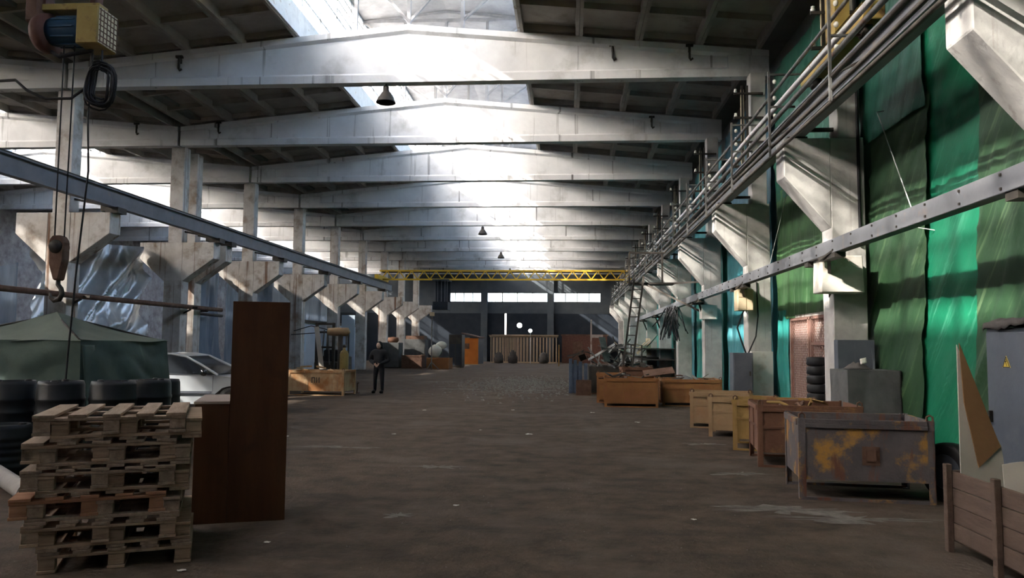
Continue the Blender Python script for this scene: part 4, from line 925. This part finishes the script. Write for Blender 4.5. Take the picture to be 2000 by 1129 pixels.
# ------------------------------------------------------------------ far end: kiosk, stud frame shed, brick booth, floodlight
t = thing('orange_kiosk', 'orange kiosk with a slanted roof at the far end of the hall', 'kiosk', (-8.65, 64.0, 0), rad(-5))
B(0, 1.25, 0, .06, .05, 2.2).build('front_wall', 'orange', t); B(1.2, 1.25, .06, 2.2, .05, 2.3).build('side_wall', 'cab_grey', t); B(0, .05, .06, 2.2, .05, 2.3).build('side_wall', 'cab_grey', t); B(0, 1.25, 2.15, 2.2, .05, 2.0).build('rear_wall', 'cab_grey', t)
MB().prism([(-.15, 2.55), (1.35, 2.2), (1.35, 2.28), (-.15, 2.63)], -.15, 2.3).build('roof', 'rust', t)
B(.1, .5, -.02, 0, 1.3, 1.75).build('hatch', 'rust', t); B(0, 1.25, 0, 2.2, 0, .05).build('floor_plate', 'timber', t)
t = thing('stud_frame_shed', 'pale timber stud frame shed without cladding at the far end', 'shed', (-7.15, 71.5, 0))
n = 21
for i in range(n): B(i*.3, i*.3+.07, 0, .1, .08, 2.36).build('stud', 'timber', t)
for i in range(n): B(i*.3, i*.3+.07, 2.0, 2.1, .08, 2.5).build('stud', 'timber', t)
for y in (0, 2.0): B(0, 6.1, y, y+.1, 0, .08).build('sole_plate', 'timber', t); B(-.1, 6.2, y, y+.1, 2.36 if y == 0 else 2.5, 2.5 if y == 0 else 2.62).build('top_plate', 'timber', t)
B(-.15, 6.25, -.25, .35, 2.5, 2.55).build('eave_board', 'timber', t)
t = thing('brick_booth', 'dull brick red booth at the far right beside the timber frame', 'booth', (-.6, 73.0, 0))
B(0, 4.2, 0, 2.5, 0, 2.55).build('walls', 'brick_red', t); B(-.1, 4.3, -.1, 2.6, 2.55, 2.68).build('roof', 'rust', t); B(1.0, 1.9, -.03, 0, 0, 2.0).build('door', 'rust', t)
for i, (x, y, h, mm, l) in enumerate(((-.75, 62, 1.7, 'bin_c', 'thin ochre post standing before the brick booth'), (1.45, 50, 3.3, 'pink_wall', 'tall pinkish post with a crossbar before the brick booth'))):
    q = MB().box(x-.05, x+.05, y-.05, y+.05, 0, h)
    if i: q.box(x-.05, x+.75, y-.06, y+.06, h-1.15, h-.95)
    tag(q.build('marker_post', mm), l, 'post')
def flood(label, x, y, z, r):
    t = thing('floodlight', label, 'lamp', (x, y, z), 0, 'lit floodlights at the far end')
    MB().lathe([(r, 0), (r*1.1, .03), (r*.8, .25), (0, .3)], 18, (0, 0, 0), 'y').build('housing', 'dark_steel', t)
    MB().lathe([(0, -.01), (r*.98, 0)], 18, (0, 0, 0), 'y').build('lens', 'lamp_glow', t)
    MB().bar((0, .2, 0), (0, YF-y-.005 if YF-y < 3 else .3, 0), .06).build('arm', 'dark_steel', t)
    return t
flood('large round lit floodlight on the dark far wall', -4.75, 75.6, 3.55, .24)
flood('small lit lamp on a pole before the timber frame shed', -3.45, 70.6, 2.95, .16)
tag(MB().tube([(-3.45, 70.85, 0), (-3.45, 70.85, 2.9)], .04, 6).build('lamp_pole', 'white_steel'), 'thin pale pole carrying the small far lamp', 'pole')
for i, (x, y, l) in enumerate(((-6.2, 69.5, 'dark round bundle before the left half of the timber frame'), (-4.95, 69.6, 'dark upright bundle before the middle of the timber frame'), (-2.2, 70.0, 'dark heap before the right half of the timber frame'))):
    tag(MB().lathe([(0, 0), (.4, .05), (.45, .4), (.3, .9), (.12, 1.2 if i == 1 else 1.0), (0, 1.22 if i == 1 else 1.02)], 14, (x, y, 0)).build('bundle', 'dark_cloth'), l, 'bundle')

# ------------------------------------------------------------------ left middle distance
t = thing('site_cabin', 'pale site cabin standing behind the fourth to sixth left columns', 'cabin', (-16.2, 38.2, 0))
B(0, 2.2, 0, 13.5, 0, 2.75).build('body', 'cabin_white', t)
B(-.1, 2.3, -.1, 13.6, 2.75, 2.9).build('roof', 'dark_steel', t)
for y in (1.0, 5.2, 9.5): B(2.2, 2.23, y, y+1.5, 1.2, 2.2).build('window', 'cabin_blue', t)
B(.3, 1.2, -.03, 0, 0, 2.0).build('door', 'cabin_blue', t)
tag(B(-13.5, -12.7, 45.6, 45.68, 0, 3.35).build('blue_sheet', 'cabin_blue'), 'tall ice blue sheet standing between the fifth and sixth left columns', 'sheet')
t = thing('forklift', 'dark forklift with a tall mast behind the cream and rust bin', 'forklift', (-9.9, 31.2, 0), rad(0))
for x in (-.35, .35): MB().bar((x, 0, .1), (x, 0, 2.5), .1, .14).build('mast_channel', 'dark_steel', t)
for z in (.5, 1.5, 2.45): MB().bar((-.35, 0, z), (.35, 0, z), .08).build('mast_crossbar', 'dark_steel', t)
for x in (-.22, .22): MB().tube([(x, .05, .3), (x*.3, .08, 2.2)], .03, 6).build('lift_chain', 'scrap', t)
for x in (-.22, .22): MB().bar((x, -1.0, .22), (x, -.05, .22), .1, .04).build('fork', 'dark_steel', t); MB().bar((x, -.06, .2), (x, -.06, .8), .1, .04).build('fork_back', 'dark_steel', t)
MB().prism([(.15, .3), (2.1, .3), (2.25, .55), (2.2, 1.1), (1.3, 1.15), (1.0, .9), (.15, .9)], -.5, .5, 'yz').build('body', 'dark_steel', t, .03)
MB().box(-.35, .35, .9, 1.3, .9, 1.4).build('seat', 'black', t, .05)
for x in (-.48, .48):
    for y in (.3, 1.7): MB().bar((x, y, .9), (x*.95, y+.1, 2.1), .06).build('guard_post', 'dark_steel', t)
MB().box(-.5, .5, .35, 1.85, 2.1, 2.16).build('overhead_guard', 'dark_steel', t)
for x in (-.5, .5):
    for y, r in ((.35, .3), (1.75, .26)): MB().lathe([(0, -.09), (r*.8, -.1), (r, -.06), (r, .06), (r*.8, .1), (0, .09)], 18, (x, y, r), 'x').build('wheel', 'black', t)
t = thing('gas_cylinder', 'yellow gas cylinder standing right of the forklift', 'cylinder', (-8.72, 29.9, 0))
MB().lathe([(0, 0), (.16, 0), (.17, .05), (.17, 1.25), (.13, 1.36), (.05, 1.42), (.05, 1.5), (0, 1.5)], 18).build('body', 'yellow', t)
MB().lathe([(0, 1.5), (.06, 1.5), (.06, 1.6), (0, 1.62)], 10).build('valve', 'dark_steel', t)
t = thing('drill_stand', 'dark drilling stand with a pale motor head beside the yellow cylinder', 'machine', (-9.0, 30.3, 0))
B(-.25, .25, -.2, .25, 0, .12).build('base', 'dark_steel', t, .01); MB().lathe([(.1, .12), (.1, 2.15), (0, 2.15)], 14).build('column', 'dark_steel', t)
MB().lathe([(0, -.55), (.14, -.5), (.17, -.1), (.17, .3), (0, .38)], 16, (0, 0, 2.12), 'x').build('motor_head', 'bin_d', t)
MB().tube([(.25, 0, 2.0), (.25, -.02, 1.5)], .04, 8).build('spindle', 'scrap', t)
q = MB(); q.tube([(-.5, 0, 2.2), (-1.2, 0, 2.35), (-1.9, 0, 2.15)], .02, 5); q.tube([(-.5, 0, 2.1), (-1.3, 0, 2.05), (-2.0, 0, 2.0)], .02, 5); q.build('hoses', 'cable', t)
tag(MB().bar((-9.4, 29.6, .0), (-9.75, 29.6, 2.3), .18, .03, (0, 1, 0)).build('white_plank', 'white_board'), 'narrow white plank leaning upright before the forklift mast', 'plank')
B0 = [(-12.9, 52.6, 1.35, 1.3, 1.75, 'first grey machine cabinet behind the standing person'), (-11.55, 54.3, 1.5, 1.3, 2.0, 'second grey machine cabinet, brown topped, left of the white sacks'), (-8.4, 54.5, .92, 1.6, 2.35, 'dark steel container right of the white sacks')]
for i, (x, y, w_, d_, h, l) in enumerate(B0):
    t = thing('machine_cabinet', l, 'cabinet', (x, y, 0))
    mm = 'grey_cloth' if i < 2 else 'navy'
    MB().box(0, w_, 0, d_, .08, h).build('body', 'dark_steel' if i == 2 else 'grey_cloth', t, .02); B(.05, w_-.05, .05, d_-.05, 0, .08).build('plinth', 'ink', t)
    for x0 in (.06, w_/2+.02): B(x0, x0+w_/2-.08, -.02, 0, .2, h*.72).build('door', mm, t)
    if i == 0: MB().lathe([(0, h), (.3, h), (.4, h+.15), (.36, h+.35), (0, h+.4)], 14, (w_*.6, d_*.5, 0)).build('motor_cover', 'bin_b', t)
    if i == 1: B(.1, w_-.1, .1, d_-.1, h, h+.25).build('top_tray', 'rust', t)
sk = [(-8.95, 52.2, .78, .42, 'lower white sack on the small orange brown bin', 1.0), (-8.62, 52.6, 1.35, .36, 'upper white sack slumped on the small orange brown bin', .6)]
for x, y, z, r, l, s in sk:
    tag(MB().grid(lambda u, v: (x+r*math.cos(6.2832*u)*math.sin(math.pi*v)*(1+.4*vnoise(u*5, v*5+x)), y+r*.8*math.sin(6.2832*u)*math.sin(math.pi*v)*(1+.4*vnoise(u*5, v*5+x)), z+s*.42+s*.45*-math.cos(math.pi*v)), 20, 14).build('white_sack', 'bag'), l, 'sack')
t = thing('site_light', 'small lamp on a tall thin stand left of the dark container', 'lamp', (-8.9, 50.4, 0))
MB().tube([(0, 0, 0), (0, 0, 3.5)], .04, 6).build('stand', 'scrap', t); MB().box(-.15, .15, -.1, .1, 3.5, 3.75).build('head', 'cream', t, .02)
for i in range(3): a = i*2.1; MB().bar((0, 0, .5), (.5*math.cos(a), .5*math.sin(a), .02), .04).build('leg', 'scrap', t)

t = thing('floor_stand', 'small rusty stand on the floor left of the standing person', 'stand', (-7.1, 25.95, 0))
MB().tube([(0, 0, 0.0), (0, 0, .32), (.06, 0, .34)], .02, 6).build('rod', 'rust', t); MB().lathe([(0, 0), (.1, 0), (.1, .02), (0, .03)], 12).build('foot', 'rust', t)

# ------------------------------------------------------------------ person
def skin_mesh(name, verts, edges, m, parent, sub=2, root=0):
    me = bpy.data.meshes.new(name); me.from_pydata([v[:3] for v in verts], edges, [])
    o = bpy.data.objects.new(name, me); COL.objects.link(o)
    o.modifiers.new('skin', 'SKIN')
    for i, v in enumerate(verts):
        r = v[3]; me.skin_vertices[0].data[i].radius = (r, v[4] if len(v) > 4 else r)
        me.skin_vertices[0].data[i].use_root = (i == root)
    q = o.modifiers.new('sub', 'SUBSURF'); q.levels = sub; q.render_levels = sub
    me.materials.append(MT[m]) if isinstance(m, str) else me.materials.append(m)
    for p in me.polygons: p.use_smooth = True
    o.modifiers['skin'].use_smooth_shade = True
    if parent: o.parent = parent
    return o
def make_person():
    t = thing('person', 'person in a black hooded jacket standing, looking down at their clasped hands', 'person', (-6.38, 26.0, 0), rad(-6))
    # body faces the camera (-y); one continuous surface
    V = [(0, .02, .93, .165, .12), (0, .02, 1.1, .15, .115), (0, .03, 1.28, .18, .13), (0, .03, 1.4, .15, .1), (0, 0, 1.475, .06, .06),
         (-.1, .02, .86, .1, .1), (-.12, 0, .5, .07, .075), (-.135, .03, .09, .05, .055), (-.15, -.1, .045, .05, .035), (-.16, -.17, .035, .04, .03),
         (.1, .02, .86, .1, .1), (.12, 0, .5, .07, .075), (.125, .03, .09, .05, .055), (.135, -.1, .045, .05, .035), (.14, -.17, .035, .04, .03),
         (-.19, .03, 1.38, .075, .075), (-.275, .05, 1.1, .055, .055), (-.09, -.17, .97, .04, .04),
         (.19, .03, 1.38, .075, .075), (.285, .05, 1.1, .055, .055), (.09, -.17, .98, .04, .04)]
    Ed = [(0, 1), (1, 2), (2, 3), (3, 4), (0, 5), (5, 6), (6, 7), (7, 8), (8, 9), (0, 10), (10, 11), (11, 12), (12, 13), (13, 14), (3, 15), (15, 16), (16, 17), (3, 18), (18, 19), (19, 20)]
    skin_mesh('body', V, Ed, 'trousers', t)
    # jacket: outer layer over torso and sleeves
    J = [(0, .02, .88, .215, .16), (0, .02, 1.1, .205, .155), (0, .03, 1.28, .235, .165), (0, .03, 1.4, .19, .125), (0, -.005, 1.5, .1, .1),
         (-.23, .03, 1.375, .1, .095), (-.335, .05, 1.1, .085, .08), (-.1, -.155, .985, .052, .052), (.23, .03, 1.375, .1, .095), (.345, .05, 1.1, .085, .08), (.1, -.155, .995, .052, .052)]
    skin_mesh('jacket', J, [(0, 1), (1, 2), (2, 3), (3, 4), (3, 5), (5, 6), (6, 7), (3, 8), (8, 9), (9, 10)], 'jacket', t)
    def head(u, v):
        th = 2*math.pi*u; ph = math.pi*v; x = math.sin(ph)*math.sin(th); y = -math.sin(ph)*math.cos(th); z = math.cos(ph)
        r = .105; X = x*.078; Y = y*.1; Z = z*.12
        if z < -.2: X *= 1-.3*(-z-.2); Y *= 1-.12*(-z-.2)
        f = max(0, -y)
        if f > .6:
            n_ = math.exp(-((x/.16)**2+((z+.1)/.28)**2)); Y -= .024*n_
            e_ = math.exp(-(((abs(x)-.36)/.15)**2+((z-.1)/.13)**2)); Y += .013*e_
            mo = math.exp(-((x/.28)**2+((z+.5)/.07)**2)); Y += .006*mo
        return (X, Y, Z)
    h = MB().grid(head, 32, 24).build('head', 'skin', t); h.location = (0, -.045, 1.585); h.rotation_euler = (rad(24), 0, rad(-8))
    for s in (-1, 1):
        MB().lathe([(0, -.012), (.022, -.008), (.028, .004), (0, .01)], 10, (0, 0, 0), 'x').build('ear', 'skin', h).location = (s*.078, .01, 0)
        MB().lathe([(0, -.008), (.011, -.004), (.012, .004), (0, .008)], 8, (0, 0, 0), 'y').build('eye', 'ink', h).location = (s*.03, -.088, .014)
    MB().lathe([(0, -.003), (.022, -.002), (.022, .002), (0, .003)], 10, (0, 0, 0), 'z').build('mouth', 'gate_red', h).location = (0, -.075, -.06)
    hd = MB().grid(lambda u, v: tuple(Vector((.112*math.sin(.5*math.pi*v)*math.sin(2*math.pi*u), .03-.125*math.sin(.5*math.pi*v)*math.cos(2*math.pi*u)*(.75 if math.cos(2*math.pi*u) > 0 else 1), .135*math.cos(.5*math.pi*v)-(.06 if v > .9 else 0)-(.13 if (v > .9 and math.cos(2*math.pi*u) < .1) else 0)))), 28, 12).build('hood', 'jacket', t, 0, None, False, .012)
    hd.location = (0, -.02, 1.6); hd.rotation_euler = (rad(14), 0, rad(-8))
    for s in (-1, 1):
        p = Vector((s*.075, -.2, .965)); q = [(p.x, p.y, p.z, .036, .022), (p.x-s*.05, p.y-.03, p.z-.03, .038, .02)]; e = [(0, 1)]
        k = 2
        for i, (dx, dz, L_) in enumerate(((.0, .03, .07), (.0, .01, .078), (.0, -.012, .074), (.0, -.032, .06))):
            b = Vector(q[1][:3])+Vector((0, 0, dz)); a = b+Vector((-s*L_*.55, -.012, -.01)); c = a+Vector((-s*L_*.35, .02, -.015))
            q += [(b.x, b.y, b.z, .01), (a.x, a.y, a.z, .0095), (c.x, c.y, c.z, .008)]; e += [(1, k), (k, k+1), (k+1, k+2)]; k += 3
        b = p+Vector((-s*.01, -.02, .035)); a = b+Vector((-s*.04, -.015, .018)); q += [(b.x, b.y, b.z, .012), (a.x, a.y, a.z, .009)]; e += [(0, k), (k, k+1)]
        skin_mesh('hand', q, e, 'skin', t, 1)
        MB().prism([(s*.1, -.02), (s*.1+.07, -.02), (s*.1+.07, .075), (s*.1, .075)], 0, .01).build('pocket_flap', 'jacket', t).location = (-.035, -.15, 1.0)
    for s in (-1, 1):
        MB().grid(lambda u, v: (s*.138+.055*math.sin(6.2832*u)*math.sin(math.pi*v*.98+.02), -.07+.145*-math.cos(math.pi*v), max(.0, .05+.06*math.cos(6.2832*u)*math.sin(math.pi*v)*(1.0 if v < .5 else 1.25))), 16, 12).build('boot', 'black', t).location = (0, -.03, 0)
    return t
make_person()

# hooks and clamps on the roof beams
for i, (x, y, z, l) in enumerate(((-10.2, Y0-.18, 9.0, 'black hook clamp on the left third of the first roof beam'), (3.0, Y0-.18, 9.03, 'black hook clamp on the right end of the first roof beam'), (1.1, Y0-.1, 9.1, 'dark cable clamp in the right middle of the first roof beam'), (-14.8, Y0+5.82, 9.0, 'black hook clamp on the second aisle beam beside the first left column'), (-11.9, Y0+5.82, 9.0, 'black hook clamp on the second roof beam beside the second left column'), (2.7, Y0+5.82, 9.0, 'black hook clamp on the right end of the second roof beam'))):
    m = MB(); m.box(x-.09, x+.09, y-.03, y+.06, z+.1, z+.16); m.tube([(x, y, z+.12), (x, y, z-.18), (x+.03, y, z-.24), (x+.08, y, z-.2)], .03, 6); m.box(x-.03, x+.03, y, y+.14, z-.02, z+.12)
    tag(m.build('beam_hook', 'dark_steel'), l, 'hook', 'hook clamps on the roof beams')
# ------------------------------------------------------------------ floor litter
rr = random.Random(9)
for i, (x, y, s) in enumerate(((-.72, 14.6, .12), (-1.7, 15.2, .05), (-3.2, 14.3, .07), (-5.0, 13.7, .08), (-1.15, 8.1, .06), (-2.5, 6.45, .05), (1.2, 7.7, .05), (-3.6, 19.5, .09), (.6, 19.5, .1), (-2.8, 5.6, .06), (-1.4, 19.9, .08), (1.5, 17.2, .1))):
    a = rr.uniform(0, 6)
    q = MB().grid(lambda u, v: (s*(u-.5), s*.8*(v-.5), .004+s*.25*abs(vnoise(u*4+i, v*4))), 5, 5, False).build('paper_scrap', 'paper', None, 0, (x, y, 0), False); q.rotation_euler = (0, 0, a)
    tag(q, 'pale paper scrap lying on the dirt floor', 'litter', 'paper scraps on the dirt floor')
g = MB(); rr = random.Random(4)
def pebble(x, y, r):
    vv = [Vector((x, y, 0))+Vector((math.cos(a)*r*rr.uniform(.7, 1.2), math.sin(a)*r*rr.uniform(.7, 1.2), -.004)) for a in (0, 1.25, 2.5, 3.77, 5.0)]
    top_ = Vector((x+rr.uniform(-.3, .3)*r, y+rr.uniform(-.3, .3)*r, r*rr.uniform(.5, .9)))
    g.add(vv+[top_], [(0, 1, 5), (1, 2, 5), (2, 3, 5), (3, 4, 5), (4, 0, 5)])
for i in range(2600):
    x = rr.gauss(-1.9, 1.3); y = rr.gauss(33, 3.6)
    if x < .1: pebble(x, y, rr.uniform(.02, .07))
for i in range(900): pebble(rr.uniform(-6, 2.4), rr.uniform(4.2, 26), rr.uniform(.004, .011))
stuff(tag(g.build('gravel', 'gravel'), 'pale gravel and crumbs strewn over the dirt floor', 'gravel'))
def patch(x, y, rx, ry, seed, m, label):
    n = 40; vv = [(x, y, .006)]+[(x+math.cos(6.2832*k/n)*rx*(1+1.7*vnoise(k*.9+seed, seed)), y+math.sin(6.2832*k/n)*ry*(1+1.7*vnoise(k*.9+seed, seed)), .003) for k in range(n)]
    o = MB().add(vv, [(0, 1+k, 1+(k+1) % n) for k in range(n)]).build('spill_patch', m); tag(o, label, 'spill', 'pale spills on the floor')
for i, a in enumerate(((-1.75, 10.6, .3, .12, 'spill right of the brown cabinet in the open floor'), (-3.75, 12.4, .55, .1, 'long narrow spill left of the open floor'), (-3.9, 29.0, .9, .25, 'wet looking pale spill in the middle distance before the gravel'), (-1.2, 28.4, .9, .35, 'pale spill nearest the small dark crate'), (-5.6, 34.5, .7, .3, 'pale spill beyond the standing person'), (2.2, 8.25, .5, .16, 'powdery spill beside the nearest bin'), (2.75, 7.9, .55, .14, 'powdery spill between the nearest bin and the plank crate'), (2.25, 10.5, .3, .12, 'powdery spill at the foot of the red brown bin'), (2.3, 13.6, .25, .14, 'powdery spill at the foot of the tan bins'), (-1.65, 7.6, .12, .1, 'small pale smear on the near floor'))):
    patch(a[0], a[1], a[2], a[3], i*3+1, 'dust', 'pale '+a[4] if not a[4].startswith(('pale', 'wet', 'small')) else a[4])
